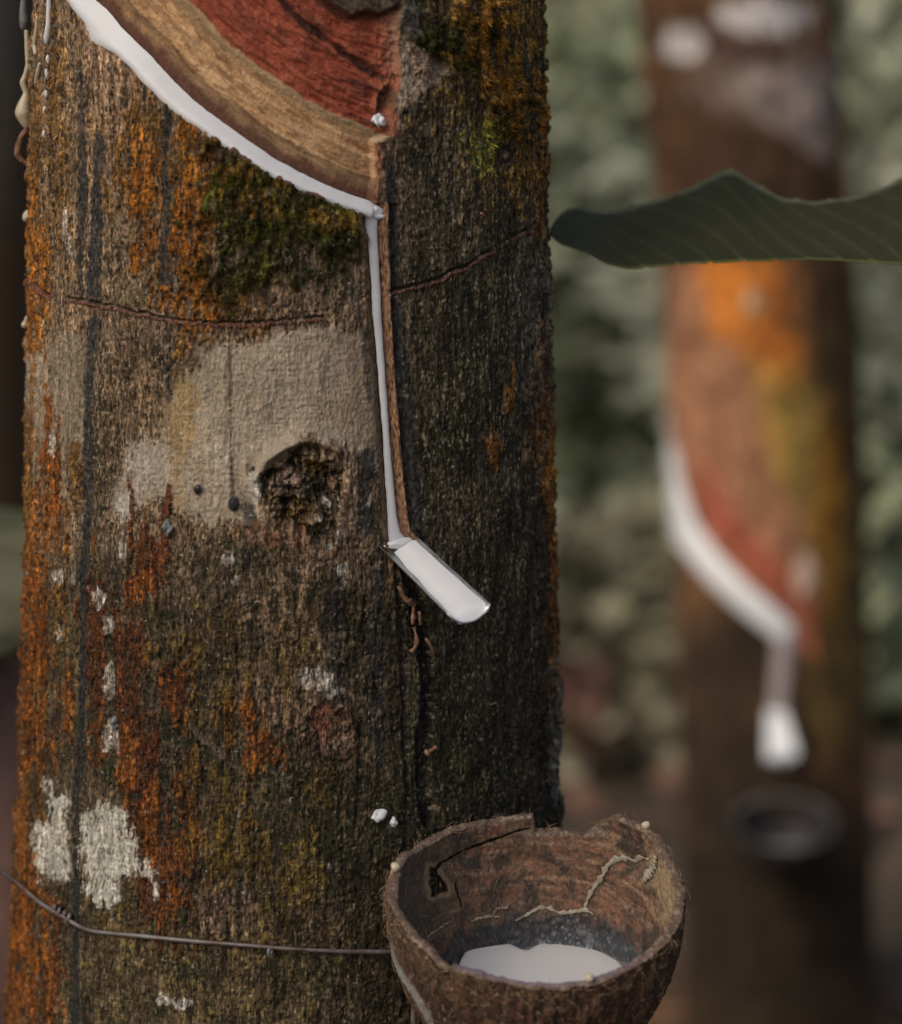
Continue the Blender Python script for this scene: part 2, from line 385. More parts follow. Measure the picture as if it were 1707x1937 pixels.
# orange and green growth: list of (ellipse, colour, strength)
OR1, OR2, OR3, YEL, GRN, DGR = (0.38, 0.120, 0.012), (0.165, 0.046, 0.010), (0.24, 0.105, 0.020), (0.19, 0.110, 0.018), (0.085, 0.082, 0.012), (0.036, 0.040, 0.010)
fuzz = np.zeros_like(S); moss = np.zeros_like(S)
def growth(a, c, k=0.9, w=0.3, nk=0.75, is_moss=False, vertical=True, vs_=1.3):
    global fuzz, moss
    e_ = ell(X, Y, a[0], a[1], a[2] * 1.12 + 2, a[3] * 1.12 + 2); m = noisy(e_, w, nk * 1.15, vs_ * nstreak + 0.35 * nst2 if vertical else None) * (1 - 0.75 * np.maximum.reduce(DARK))
    lay(k * m, c); fuzz = np.maximum(fuzz, k * m)
    if is_moss: moss = np.maximum(moss, m)
for a in [(275, 260, 48, 75), (255, 330, 36, 90), (285, 430, 34, 90), (370, 300, 50, 75), (400, 330, 45, 60), (370, 470, 48, 120), (440, 560, 70, 40), (352, 400, 30, 90)]:
    growth(a, OR3, 0.9, vs_=0.45)
for a in [(395, 300, 30, 22), (388, 405, 40, 42), (360, 390, 22, 40), (365, 520, 42, 60), (385, 555, 30, 40), (270, 420, 18, 80), (275, 350, 22, 40), (410, 340, 20, 25), (355, 250, 25, 20), (350, 470, 20, 50)]:
    growth(a, OR1, 0.85, vs_=0.45)
for a in [(70, 380, 14, 190), (88, 470, 14, 110), (105, 220, 12, 140), (112, 400, 10, 100), (84, 570, 12, 60), (66, 620, 8, 40), (80, 625, 9, 30)]:
    growth(a, OR3, 0.85)
for a in [(82, 490, 9, 40), (84, 560, 10, 30), (64, 600, 6, 60), (78, 620, 8, 26), (64, 420, 6, 80)]: growth(a, OR1, 0.85)
for a in [(500, 330, 60, 40), (560, 380, 80, 50), (470, 400, 60, 60), (600, 430, 80, 45), (500, 470, 75, 55), (430, 280, 40, 30), (640, 460, 50, 30), (450, 340, 40, 40), (440, 520, 60, 40)]:
    growth(a, DGR, 0.85, is_moss=True, vertical=False)
for a in [(470, 310, 45, 22), (540, 345, 40, 22), (450, 350, 30, 40), (610, 400, 40, 22), (560, 430, 40, 24), (480, 440, 34, 30), (640, 430, 30, 18), (490, 520, 40, 30)]:
    growth(a, GRN, 0.8, is_moss=True, vertical=False)
for a in [(455, 320, 25, 16), (530, 340, 18, 14), (640, 425, 26, 12), (470, 380, 26, 20), (505, 395, 18, 14), (600, 405, 18, 12), (420, 260, 22, 10)]:
    growth(a, YEL, 0.75, is_moss=True, vertical=False)
# left edge strips, long orange tongues
for a in [(96, 930, 14, 110), (108, 960, 12, 90), (100, 1010, 18, 50), (60, 1000, 13, 150), (75, 1160, 22, 110), (62, 1250, 12, 150), (84, 1230, 14, 80), (58, 1420, 22, 110),
          (80, 1390, 18, 60), (50, 1560, 16, 120), (62, 1640, 10, 60), (40, 1760, 22, 130), (64, 1800, 22, 130), (36, 1900, 26, 90), (84, 1880, 14, 80), (110, 1130, 10, 60), (150, 900, 8, 50),
          (50, 900, 8, 120), (68, 1480, 12, 80)]:
    growth(a, OR3 if a[2] < 13 else (0.30, 0.100, 0.014), 0.93, 0.25, 0.6)
for a in [(90, 870, 8, 60), (108, 900, 9, 60), (56, 1330, 9, 120), (70, 1190, 14, 70), (52, 1720, 12, 90), (46, 1860, 14, 80), (66, 1860, 10, 70), (60, 1120, 8, 60), (64, 1400, 12, 60)]:
    growth(a, (0.34, 0.092, 0.010), 0.8)
for a in [(270, 1060, 22, 75), (295, 1080, 16, 60), (248, 1100, 14, 60), (250, 1230, 22, 80), (180, 1180, 14, 70), (188, 1290, 18, 60), (245, 1330, 18, 60), (255, 1450, 26, 110),
          (285, 1420, 16, 60), (335, 1290, 26, 55), (300, 1560, 36, 90), (340, 1600, 40, 90), (310, 1690, 30, 60), (360, 1540, 28, 80), (250, 1540, 20, 50), (200, 1410, 28, 24)]:
    growth(a, OR2, 0.9)
for a in [(182, 1400, 20, 36), (185, 1380, 26, 20), (272, 1110, 12, 24), (345, 1280, 18, 24), (335, 1340, 16, 22), (440, 1370, 26, 34), (480, 1425, 28, 22), (460, 1340, 14, 22), (235, 1440, 10, 60),
          (290, 1580, 12, 40), (360, 1580, 20, 40), (475, 1555, 14, 22), (325, 1700, 16, 34), (505, 1410, 14, 16), (300, 1500, 12, 30), (130, 1330, 10, 50), (110, 1780, 10, 100)]:
    growth(a, (0.31, 0.090, 0.011), 0.85)
for a in [(375, 1230, 24, 60), (410, 1350, 30, 40), (440, 1230, 30, 40), (405, 1560, 40, 90), (470, 1600, 40, 50), (530, 1690, 34, 60), (620, 1480, 24, 40), (560, 1640, 30, 60), (330, 1220, 30, 30),
          (170, 1680, 14, 40), (150, 1600, 8, 40), (545, 1250, 30, 40), (210, 1700, 30, 30)]:
    growth(a, YEL, 0.55)
growth((398, 1310, 0.1, 0.1), YEL)
# top right growth
for a in [(870, 60, 80, 80), (960, 120, 60, 150), (900, 140, 80, 70), (990, 250, 36, 120), (930, 250, 50, 80), (1000, 60, 30, 120)]:
    growth(a, (0.17, 0.10, 0.022), 0.75, 0.5, 0.9)
for a in [(850, 95, 70, 36), (800, 75, 36, 26), (900, 60, 40, 40), (880, 110, 60, 24), (830, 60, 40, 24), (960, 190, 36, 60), (760, 20, 30, 20), (700, 8, 60, 22)]:
    growth(a, DGR, 0.85, is_moss=True, vertical=False)
for a in [(900, 40, 30, 30), (950, 60, 24, 50), (985, 100, 16, 70), (940, 160, 24, 34), (880, 100, 26, 14), (1010, 150, 8, 90), (1000, 300, 10, 70), (980, 330, 12, 60), (970, 250, 14, 50)]:
    growth(a, (0.26, 0.125, 0.02), 0.8)
for a in [(890, 260, 26, 16), (915, 270, 18, 24), (905, 300, 12, 14)]: growth(a, (0.22, 0.19, 0.03), 0.85, 0.2, 0.5)
for a in [(1018, 740, 9, 60), (1028, 690, 5, 50), (1032, 860, 8, 90), (1040, 1000, 8, 120), (1046, 1180, 7, 120), (1020, 380, 7, 60), (1028, 250, 6, 90), (1050, 1320, 6, 80), (930, 850, 7, 20), (960, 740, 8, 30), (1010, 820, 10, 60)]:
    growth(a, (0.36, 0.135, 0.018), 0.8, 0.3, 0.6)
lay(0.5 * noisy(ell(X, Y, 1010, 640, 30, 200), 0.4), (0.15, 0.135, 0.10)); lay(0.55 * noisy(ell(X, Y, 1050, 1380, 12, 90), 0.4), (0.30, 0.30, 0.25))
# white paint and lichen
wp = np.maximum(sdf(Xs, Ys, [(86, 1468), (101, 1480), (104, 1505), (128, 1500), (126, 1560), (136, 1580), (137, 1668), (78, 1668), (58, 1605), (60, 1560), (88, 1548), (84, 1510)]),
                sdf(Xs, Ys, [(148, 1545), (192, 1508), (212, 1515), (244, 1535), (258, 1585), (262, 1615), (300, 1640), (302, 1690), (292, 1710), (282, 1660), (264, 1650), (236, 1672), (232, 1705), (205, 1715), (170, 1708), (150, 1660)]))
hole = sstep(0.12, 0.32, fbm(S / 2.0, Zm / 3.4, 41, 4) + 0.02 * (12 - np.clip(wp, -30, 30)))
mw = sstep(-4, 5, wp + 9 * n3 + 5 * nf) * (1 - 0.9 * hole)
lay(mw, (0.50, 0.49, 0.41)); lay(0.4 * mw * sstep(0, 0.5, n2), (0.42, 0.40, 0.31)); fuzz *= (1 - mw); rough[mw > 0.5] = 0.7
for a in [(600, 1285, 24, 16), (625, 1305, 18, 12), (428, 1062, 13, 14), (443, 1102, 9, 12), (590, 1272, 18, 10), (123, 425, 6, 26), (130, 470, 5, 22), (112, 1085, 10, 16), (140, 1090, 8, 22), (190, 1130, 12, 18), (205, 1180, 10, 16),
          (115, 1195, 5, 12), (235, 1040, 8, 26), (650, 1080, 10, 14), (640, 1015, 10, 8), (620, 1030, 12, 10), (480, 915, 12, 24), (505, 905, 7, 6), (100, 840, 8, 24), (210, 1390, 14, 30), (230, 960, 14, 24), (700, 950, 5, 14), (350, 1900, 14, 10), (310, 1895, 16, 12), (210, 1290, 8, 40)]:
    m = noisy(ell(X, Y, *a), 0.25, 0.7); lay(0.85 * m, (0.47, 0.44, 0.37)); fuzz *= (1 - m)
for a in [(376, 925, 8, 10), (443, 952, 11, 15), (480, 885, 5, 5)]: lay(sstep(-0.1, 0.15, ell(X, Y, *a)), (0.03, 0.03, 0.032))
# red scar hollow
scar = ell(X, Y, 622, 1385, 40, 52) + 0.9 * nmid + 0.4 * n3; lay(0.8 * noisy(scar, 0.4, 0.5), (0.20, 0.115, 0.075)); lay(0.8 * noisy(ell(X, Y, 608, 1370, 16, 26), 0.4, 0.5), (0.22, 0.075, 0.05))
# knot
kx, ky = 574, 925
kang = np.arctan2(Y - ky, X - kx); kr = np.hypot((X - kx) / 74, (Y - ky) / 86) * (1 + 0.10 * np.sin(3 * kang + 0.8) + 0.06 * np.sin(5 * kang)) + 0.30 * n2 + 0.10 * n3; kin = sstep(1.0, 0.82, kr)
w1 = fbm(S / 4.2, Zm / 4.2, 51, 3); w2 = np.abs(fbm(S / 3.0, Zm / 3.5, 53, 3))
lay(kin, (0.10, 0.075, 0.045)); lay(kin * sstep(0.0, 0.35, w1), (0.25, 0.17, 0.12)); lay(kin * sstep(0.55, 0.2, np.hypot((X - 545) / 40, (Y - 895) / 40)), (0.33, 0.235, 0.17))
lay(0.9 * kin * noisy(ell(X, Y, 556, 962, 42, 28), 0.3), YEL); lay(0.9 * kin * noisy(ell(X, Y, 596, 875, 26, 30), 0.3), YEL)
lay(0.6 * kin * noisy(ell(X, Y, 585, 930, 30, 30), 0.3, 0.9), (0.05, 0.05, 0.02)); lay(0.8 * sstep(0.12, 0.02, np.abs(kr - 0.92)) * sstep(-0.1, 0.3, nmid + 0.1), (0.07, 0.062, 0.022))
lay(0.6 * sstep(0.25, 0.1, np.abs(kr - 1.2)) * sstep(600, 660, X), (0.23, 0.15, 0.095))
for a in [(616, 951, 9, 10), (604, 978, 9, 9)]: lay(sstep(-0.1, 0.2, ell(X, Y, *a)), (0.45, 0.43, 0.36))
lay(0.75 * noisy(ell(X, Y, 520, 1010, 70, 22), 0.3), (0.15, 0.07, 0.035))

# fine colour break-up on all bark
spk = np.exp((0.45 * grain + 0.50 * grain2 + 0.95 * nv + 0.75 * nst2 + 0.5 * nmid) * (1 - 0.70 * mp) * (1 - 0.6 * mw))
col *= spk[:, None]; col *= np.exp(0.18 * tone)[:, None]
flk = sstep(0.50, 0.80, vnoise(S / 0.8, Zm / 1.3, 12) + 0.5 * nmid + 0.25 * grain) * (1 - mp) * (1 - 0.7 * fuzz)
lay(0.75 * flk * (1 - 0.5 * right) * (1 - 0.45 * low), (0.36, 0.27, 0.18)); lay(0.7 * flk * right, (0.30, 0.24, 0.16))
lay((0.5 - 0.2 * low) * sstep(0.15, 0.45, fbm(S / 2.2, Zm / 3.0, 15, 4) + 0.5 * nmid) * (1 - mp) * (1 - fuzz) * (1 - right), (0.30, 0.19, 0.12))
lay(0.85 * sstep(0.82, 0.95, vnoise(S / 1.1, Zm / 1.4, 20) + 0.1 * grain) * (1 - right * 0.6), (0.50, 0.46, 0.38))
lay(0.8 * sstep(0.40, 0.75, vnoise(S / 0.9, Zm / 2.0, 13) + 0.5 * nst2) * (1 - 0.9 * mp) * (1 - mw), (0.03, 0.026, 0.016))

for m_ in (DARK[0], DARK[1], DARK[2], DARK[3], DARK[7]): lay(0.72 * m_ * (1 - 0.3 * sstep(0.3, 0.7, grain)), (0.035, 0.036, 0.034))
# ---- relief (metres)
h = 0.0011 * n1 + 0.00045 * n2 * (1 - 0.6 * mp)
h += (0.00042 * nv + 0.00028 * nh + 0.00024 * nf + 0.0003 * n3) * (1 - 0.6 * mp) + 0.00013 * mp * (nh + nf)
crk = np.abs(fbm(S / 4.5, Zm / 13, 61, 3)); h -= 0.0006 * sstep(0.05, 0.0, crk) * (1 - mp) * (0.4 + 0.6 * low)
plates = np.maximum(0, fbm(S / 6, Zm / 9, 63, 3)); h += 0.0016 * plates * lowr
lump = fbm(S / 2.6, Zm / 3.4, 65, 3)
h += fuzz * (0.0007 + 0.0009 * lump + 0.0003 * grain) + moss * (0.0012 + 0.0022 * lump)
h += 0.0003 * mw
h -= 0.0028 * F1 * (1 + 0.5 * n2) + 0.0012 * F2 + 0.001 * (F3 + F4) + 0.0012 * F5
h += 0.0006 * DARK[1] + 0.0006 * DARK[3] - 0.0006 * DARK[0]
edge_flake = sstep(0.25, 0.6, fbm(S / 1.2, Zm / 5, 67, 3)) * sstep(960, 1030, X); h += 0.0016 * edge_flake
edge_flake2 = sstep(0.3, 0.6, fbm(S / 1.6, Zm / 7, 68, 3)) * sstep(110, 60, X); h += 0.0012 * edge_flake2
h += sstep(0.6, 0.0, np.abs(kr - 1.15)) * 0.0020 * (1 + n2) - 0.0030 * sstep(0.14, 0.0, np.abs(kr - 0.88)) * sstep(-0.1, 0.3, nmid + 0.15 + 0.2 * np.sin(kang - 0.5))
h += kin * (0.0012 + 0.0085 * w1 + 0.002 * fbm(S / 1.6, Zm / 1.8, 55, 3) - 0.004 * sstep(0.10, 0.0, w2)) * sstep(0.98, 0.7, kr)
h += 0.003 * sstep(14, 0, polydist(X, Y, [(488, 900), (505, 868), (540, 842), (578, 826), (612, 834), (640, 850)])[0]) 
h -= 0.0030 * sstep(12, 0, polydist(X, Y, [(505, 900), (520, 872), (550, 852), (585, 842), (620, 855)])[0])
for a in [(616, 951, 10, 11), (604, 978, 10, 10), (376, 925, 9, 11), (443, 952, 12, 16)]: h += 0.002 * np.sqrt(np.clip(ell(X, Y, *a), 0, 1))
h += -0.0018 * sstep(0.0, 0.6, scar) + 0.0012 * sstep(0.25, 0.0, np.abs(scar))
d, _, _ = polydist(Xs, Ys, [(372, 1385), (400, 1412), (430, 1440), (470, 1470)]); d = d + 14 * np.abs(nmid) + 8 * n3; h += 0.0018 * sstep(14, 2, d); lay(0.6 * sstep(12, 4, d), (0.21, 0.155, 0.10))
# scored guide lines
for pts, w in (([(56, 528), (80, 552), (130, 566), (180, 575), (250, 590), (300, 601), (360, 610), (430, 613), (500, 611), (560, 606), (610, 601)], 5.0),
               ([(686, 566), (740, 554), (800, 541), (850, 519), (900, 491), (950, 463), (1000, 436), (1036, 405)], 4.0)):
    d, _, sd_ = polydist(X, Y + 7 * n2 + 4 * n3 + 1.2 * grain2, pts); sgn = d * sd_; gate = sstep(-0.35, 0.15, nmid + 0.25 * n3 + 0.12)
    lip = sstep(w, 1, np.abs(sgn - 3)); lay(0.9 * lip * gate, (0.17, 0.068, 0.05)); lay(0.8 * gate * sstep(3.5, 1, np.abs(sgn + 3)), (0.03, 0.024, 0.018))
    h += 0.0007 * lip * gate - 0.0014 * gate * sstep(4, 0.5, np.abs(sgn + 3)); fuzz *= 1 - sstep(w + 5, w, d)
# tapping channel running down from the cut
VCH = [(708, 395), (707, 430), (711, 480), (715, 540), (718, 600), (723, 660), (729, 740), (736, 840), (742, 920), (747, 980), (751, 1012), (757, 1034)]
VW = [13, 11, 9.5, 8.5, 8, 7, 6.5, 6.5, 7.5, 8.5, 11, 24]
d, w, sd_ = polydist(X, Y, VCH, VW); u = -d * sd_           # u > 0 to the right
chan = ((np.abs(u) < 60) & (Y > 385) & (Y < 1030))
band_r = chan * sstep(w - 2, w + 1, u) * sstep(w + 19, w + 15, u + 1.5 * n3 - 3 * sstep(700, 420, Y) * -1)
lay(0.95 * band_r, (0.33, 0.185, 0.105)); lay(0.5 * band_r * sstep(0, 0.6, grain2 + 0.4 * n3), (0.22, 0.11, 0.06))
band_l = chan * sstep(-w + 2, -w - 1, u) * sstep(-w - 15, -w - 11, u + 1.5 * n3)
lay(0.9 * band_l, (0.20, 0.135, 0.075))
lay(0.9 * chan * sstep(2.5, 1.0, np.abs(np.abs(u) - w - 0.5)), (0.07, 0.035, 0.03))
groove = chan * sstep(30, 4, np.abs(u - 2)); h = h * (1 - 0.85 * groove) - 0.0032 * groove; h -= 0.0016 * chan * sstep(10, 3, np.abs(u - w - 24)); h += 0.0012 * chan * sstep(5, 2, np.abs(u - w - 13))
fuzz *= 1 - chan * sstep(34, 26, np.abs(u))
# the tapped panel above the oblique cut
CUT = [(-60, -260), (0, -170), (60, -95), (105, -45), (148, 0), (178, 32), (202, 62), (230, 86), (266, 120), (310, 168), (352, 205), (402, 241), (452, 276), (502, 309), (552, 336), (602, 359), (652, 379), (705, 397)]
CW = [20, 20, 18, 16, 13, 18, 20, 18, 17, 17, 16.5, 16, 15.5, 14.5, 14, 13.5, 13.5, 14]
d, w, sd_ = polydist(X, Y, CUT, CW, margin=500, far=900); t = -d * sd_        # t > 0 above the cut
PEDGE = [(706, 392), (716, 330), (712, 268), (742, 255), (748, 205), (762, 150), (756, 90), (752, 40), (762, -10), (770, -120)]
pxe = np.interp(-(Y + 5 * n2), [-p[1] for p in PEDGE], [p[0] for p in PEDGE]); er = pxe - X - 2 * n3 * sstep(260, 180, Y)
inpan = (t > -w) & (er > -30) & (Y < 420)
pan = sstep(-w, -w + 4, t) * sstep(-3, 3, er) * (Y < 412)
al = 0.80 * X + 0.60 * Y; tw = t + 6 * fbm(al / 150, t / 40, 71, 3) + 1.2 * n3; nal = fbm(al / 60, t / 7, 72, 4); nal2 = fbm(al / 26, t / 9, 74, 4)
phase = tw / 19 + 0.35 * fbm(al / 170, t / 30, 76, 2); saw = phase - np.floor(phase); sid = np.floor(phase)
srnd = TAB[3][(sid.astype(np.int64) * 37) & 255, 11]
wood = np.zeros_like(col)
tan = np.array((0.56, 0.345, 0.175)); dbr = np.array((0.145, 0.068, 0.043)); red = np.array((0.37, 0.088, 0.048)); pink = np.array((0.40, 0.15, 0.085))
wood[:] = dbr
def wl_(m, c):
    global wood
    wood += (np.asarray(c, np.float32) - wood) * np.clip(m, 0, 1)[:, None]
wl_(sstep(28, 52, tw + 12 * n2), tan * 0.8); wl_(sstep(55, 100, tw + 10 * n2), tan)
strp = sstep(26, 60, tw) * sstep(150, 130, tw)
wood *= np.exp(strp * (0.7 * srnd - 0.35 + 0.5 * nal))[:, None]; wl_(0.7 * strp * sstep(0.80, 0.97, saw + 0.2 * nal2) * sstep(-0.3, 0.2, nal2), (0.16, 0.07, 0.038)); wl_(0.75 * strp * sstep(0.1, 0.45, nal2 + 0.3 * n3) * sstep(0.35, 0.8, srnd), (0.30, 0.125, 0.06)); wl_(0.5 * strp * sstep(0.15, 0.4, nal), (0.62, 0.44, 0.26))
wl_(0.5 * sstep(125, 140, tw) * sstep(150, 142, tw), (0.40, 0.32, 0.19))
redm = sstep(141, 147, t + 4 * n2 + 3 * n3)
wl_(redm, red); wl_(0.6 * redm * sstep(-0.15, 0.35, nal + 0.4 * nmid), red * 0.55); wl_(0.5 * redm * sstep(0.0, 0.4, nal2 + 0.3 * n3), (0.45, 0.14, 0.08)); wl_(0.6 * redm * sstep(0.25, 0.45, nal - 0.3 * nal2), (0.10, 0.045, 0.035))
rimm = sstep(48, 8, er + 20 * n2) * redm; wl_(0.85 * rimm, pink); wl_(0.7 * sstep(26, 6, er + 8 * n3) * redm * sstep(170, 90, Y), (0.50, 0.28, 0.19))
ds, _, _ = polydist(X + 6 * n2, Y + 6 * n2, [(515, -30), (545, 18), (575, 45), (620, 75), (655, 100), (690, 122), (716, 140), (735, 150)])
wl_(0.9 * sstep(9, 1, ds + 8 * n2), (0.07, 0.04, 0.03))
upb = sdf(Xs, Ys, [(585, -80), (605, -5), (640, 15), (665, 32), (690, 22), (720, 28), (752, 10), (760, -80)]); mub = sstep(-4, 5, upb)
wl_(mub, (0.10, 0.075, 0.05)); wl_(0.8 * sstep(10, 2, np.abs(upb + 6)), (0.09, 0.045, 0.03))
pit = ell(X, Y, 738, 190, 18, 34, 20); wl_(0.85 * sstep(-0.1, 0.5, pit + 0.3 * n3), (0.12, 0.07, 0.04))
wood *= np.exp(0.16 * grain + 0.14 * n3 + 0.10 * grain2)[:, None]
col = col * (1 - pan[:, None]) + wood * pan[:, None]; fuzz *= 1 - sstep(-w - 4, -w, t) * sstep(-10, 0, er) * (Y < 412); moss *= 1 - pan
hp = -0.0042 + 0.0006 * n1 + strp * (0.0013 * (saw - 0.5) + 0.0004 * nal2) + redm * (0.0012 * nal + 0.0010 * nal2 + 0.0003 * n3 - 0.0006) + 0.00012 * grain
hp += rimm * (0.0018 + 0.0022 * fbm(S / 2.2, Zm / 2.2, 79, 3)) - 0.0022 * sstep(10, 1, ds + 6 * n2) + mub * (0.0052 + 0.0016 * n2) - 0.004 * sstep(0.0, 0.6, pit) 
ramp = sstep(-w, w * 0.7, t) * sstep(-4, 8, er)
h = np.where(inpan, h * (1 - ramp) + hp * ramp, h)
# pale callus strip and rolled edge beside the panel
cal = sdf(Xs, Ys, [(757, 70), (775, 78), (800, 100), (838, 122), (848, 140), (815, 160), (790, 175), (768, 200), (752, 210), (762, 150)]); mc = sstep(-4, 4, cal)
lay(mc * (1 - pan), (0.42, 0.32, 0.235)); lay(0.6 * mc * (1 - pan) * sstep(0, 0.5, n3), (0.33, 0.24, 0.17)); h -= 0.0010 * mc * (1 - pan); fuzz *= 1 - mc
lay(0.7 * sstep(6, 1, np.abs(polydist(Xs, Ys, [(756, 214), (775, 195), (800, 168), (828, 158), (846, 162)])[0])), (0.25, 0.18, 0.12)); 
edge = (1 - pan) * sstep(16, 3, -er) * (er < 2) * (Y < 396) * (Y > 215); lay(0.9 * edge * sstep(395, 300, Y + 0 * X), (0.30, 0.10, 0.06)); lay(0.9 * edge * sstep(280, 380, Y), (0.27, 0.13, 0.075))
hk = ell(X, Y, 724, 264, 16, 7, -15); lay(sstep(-0.2, 0.3, hk + 0.2 * n3), (0.50, 0.36, 0.22)); h += 0.0014 * sstep(0, 0.4, hk)
lay(0.8 * sstep(9, 3, np.abs(polydist(X, Y, [(735, 290), (738, 340), (740, 395)])[0])), (0.028, 0.026, 0.022))
lay(0.6 * noisy(ell(X, Y, 775, 30, 26, 40), 0.4, 0.5) * (1 - pan), (0.24, 0.22, 0.19))
gro = (fuzz * (1 - moss))[:, None]; col *= (1 - np.array([[0.30, 0.18, 0.0]]) * gro); col *= (0.80 - 0.26 * low * (1 - mw))[:, None]; col = np.clip(col, 0.004, 0.8)  # bark dims towards the bottom: light fall-off put into the colour
# fade relief at the rim of the dense patch so it meets the plain bark
fade = sstep(R(92), R(88), np.abs(th)) * sstep(0, 0.006, z - ZZ[0]) * sstep(0, 0.006, ZZ[-1] - z)
H1 = h * fade
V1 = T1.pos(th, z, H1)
Fg = grid_faces(NR, NC)
def fmask(m): return m[Fg].mean(1) > 0.5
tree = empty('rubber_tree', (float(T1.cx(0.0)), 0, 0), 'tapped rubber tree whose bark carries orange lichen, with a white latex groove', 'tree')
rough = 0.85 - 0.30 * mp * (1 - pan) - 0.12 * mw; colr = np.concatenate([col, rough[:, None]], 1)
f_pan = fmask(pan); f_knot = fmask((kr < 1.0).astype(np.float32)) & ~f_pan
def submesh(name, fm, mat):
    fs = Fg[fm]; idx, inv = np.unique(fs, return_inverse=True)
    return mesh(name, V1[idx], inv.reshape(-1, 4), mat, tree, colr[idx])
o = submesh('cut_panel', f_pan, M_WOOD); o['label'] = 'shaved reddish tan panel above the latex groove'
o = submesh('knot', f_knot, M_BARK); o['label'] = 'craggy mossy branch scar on the bark'
# plain bark: back of the dense patch, stem below and above
def plain_patch(t0, t1, n, zs):
    tt, zz2 = np.meshgrid(np.linspace(t0, t1, n), zs); tt = tt.ravel(); zz2 = zz2.ravel()
    nn = fbm(tt * 6, zz2 * 30, 81, 4); hh = 0.003 * nn * sstep(zs[0], zs[0] + 0.02, zz2) * sstep(zs[-1], zs[-1] - 0.02, zz2) * (1 if t1 - t0 > 6 else sstep(t0, t0 + 0.1, tt) * sstep(t1, t1 - 0.1, tt))
    c = np.array((0.16, 0.11, 0.065)) * np.exp(0.5 * nn)[:, None]; m = sstep(0, 0.4, fbm(tt * 9, zz2 * 22, 83, 4))[:, None]
    c = c * (1 - m) + np.array((0.30, 0.10, 0.02)) * m
    return T1.pos(tt, zz2, hh), grid_faces(len(zs), n), np.concatenate([c, np.full((len(c), 1), 0.85)], 1)
fs = Fg[~f_pan & ~f_knot]; idx, inv = np.unique(fs, return_inverse=True)
parts = [(V1[idx], inv.reshape(-1, 4), colr[idx]), plain_patch(R(92), R(268), 70, np.linspace(ZZ[0], ZZ[-1], 70)),
         plain_patch(-math.pi, math.pi, 200, np.linspace(-0.05, ZZ[0], 90)), plain_patch(-math.pi, math.pi, 160, np.linspace(ZZ[-1], 6.9, 130))]
V, Fa = merge([(p[0], p[1]) for p in parts])
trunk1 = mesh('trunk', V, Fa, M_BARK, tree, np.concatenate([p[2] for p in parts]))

# fuzz of lichen threads and moss leaves
def make_fuzz(name, weight, count, lmin, lmax, wid, lab, green):
    p = np.clip(weight, 0, 1) ** 1.5 * (Y > -60) * (Y < 1990); p = p / p.sum()
    ids = rng.choice(len(p), count, p=p)
    tj = th[ids] + rng.normal(0, 0.002, count); zj = z[ids] + rng.normal(0, 0.0002, count)
    root = T1.pos(tj, zj, H1[ids] - 0.0002)
    n = np.stack([np.sin(tj), -np.cos(tj), 0 * tj], -1); tg = np.stack([np.cos(tj), np.sin(tj), 0 * tj], -1)
    dirv = n + rng.normal(0, 0.55, (count, 1)) * tg + (rng.normal(-0.25, 0.55, (count, 1))) * np.array([0, 0, 1.0])
    dirv /= np.linalg.norm(dirv, axis=1)[:, None]; L = rng.uniform(lmin, lmax, count)[:, None]
    sv = np.cross(dirv, rng.normal(0, 1, (count, 3))); sv /= np.linalg.norm(sv, axis=1)[:, None]
    V = np.concatenate([root - sv * wid, root + sv * wid, root + dirv * L + sv * wid * 0.3], 1).reshape(-1, 3)
    Fa = np.arange(count * 3).reshape(-1, 3)
    c = col[ids] * np.exp(rng.normal(0.10, 0.45, (count, 1)))
    c = np.repeat(np.concatenate([np.clip(c, 0, 0.8), np.full((count, 1), 0.95)], 1), 3, 0)
    o = mesh(name, V, Fa, M_FUZZ, trunk1, c, smooth=False); o['label'] = lab; o['kind'] = 'stuff'
make_fuzz('lichen_fuzz', fuzz * (1 - moss), 95000, 0.0004, 0.0013, 0.00009, 'orange thread-like lichen fuzz on the bark', False)
make_fuzz('moss', moss, 34000, 0.0006, 0.0022, 0.00014, 'dark green moss cushions under the latex groove', True)
make_fuzz('bark_hair', (1 - mp) * (1 - pan) * (1 - groove) * sstep(0.2, 0.6, fbm(S / 3, Zm / 3, 91, 3)) * 0.5, 26000, 0.0003, 0.0012, 0.00007, 'loose bark fibres', False)

# crown far above the frame
def crown(parent, cx, cy, z0, n, rad, mat, seed, trunk_top):
    r2 = np.random.default_rng(seed); limbs = []
    for k in range(6):
        a = k * 1.05 + r2.uniform(-.3, .3); e = np.array([cx + rad * .7 * math.cos(a), cy + rad * .7 * math.sin(a), z0 + r2.uniform(0.9, 1.9)])
        s_ = np.array([cx, cy, trunk_top - 0.25 - 0.08 * k]); tt = np.linspace(0, 1, 7)[:, None]
        P = s_ * (1 - tt) + e * tt; P[:, 2] += 0.25 * np.sin(tt[:, 0] * 3.1); limbs.append(tube(P, np.linspace(0.05, 0.012, 7), 8))
    for l in limbs: mesh('limb', l[0], l[1], M_FARBARK_PLAIN, parent)
    p = r2.normal(0, 1, (n, 3)); p /= np.linalg.norm(p, axis=1)[:, None]; p *= (r2.uniform(0.25, 1, (n, 1)) ** 0.5) * np.array([rad, rad, rad * 0.55])
    p += np.array([cx, cy, z0 + 1.2])
    V, Fa = leaf_cards(p, r2, 0.10, 0.2); o = mesh('crown', V, Fa, mat, parent, smooth=False); return o
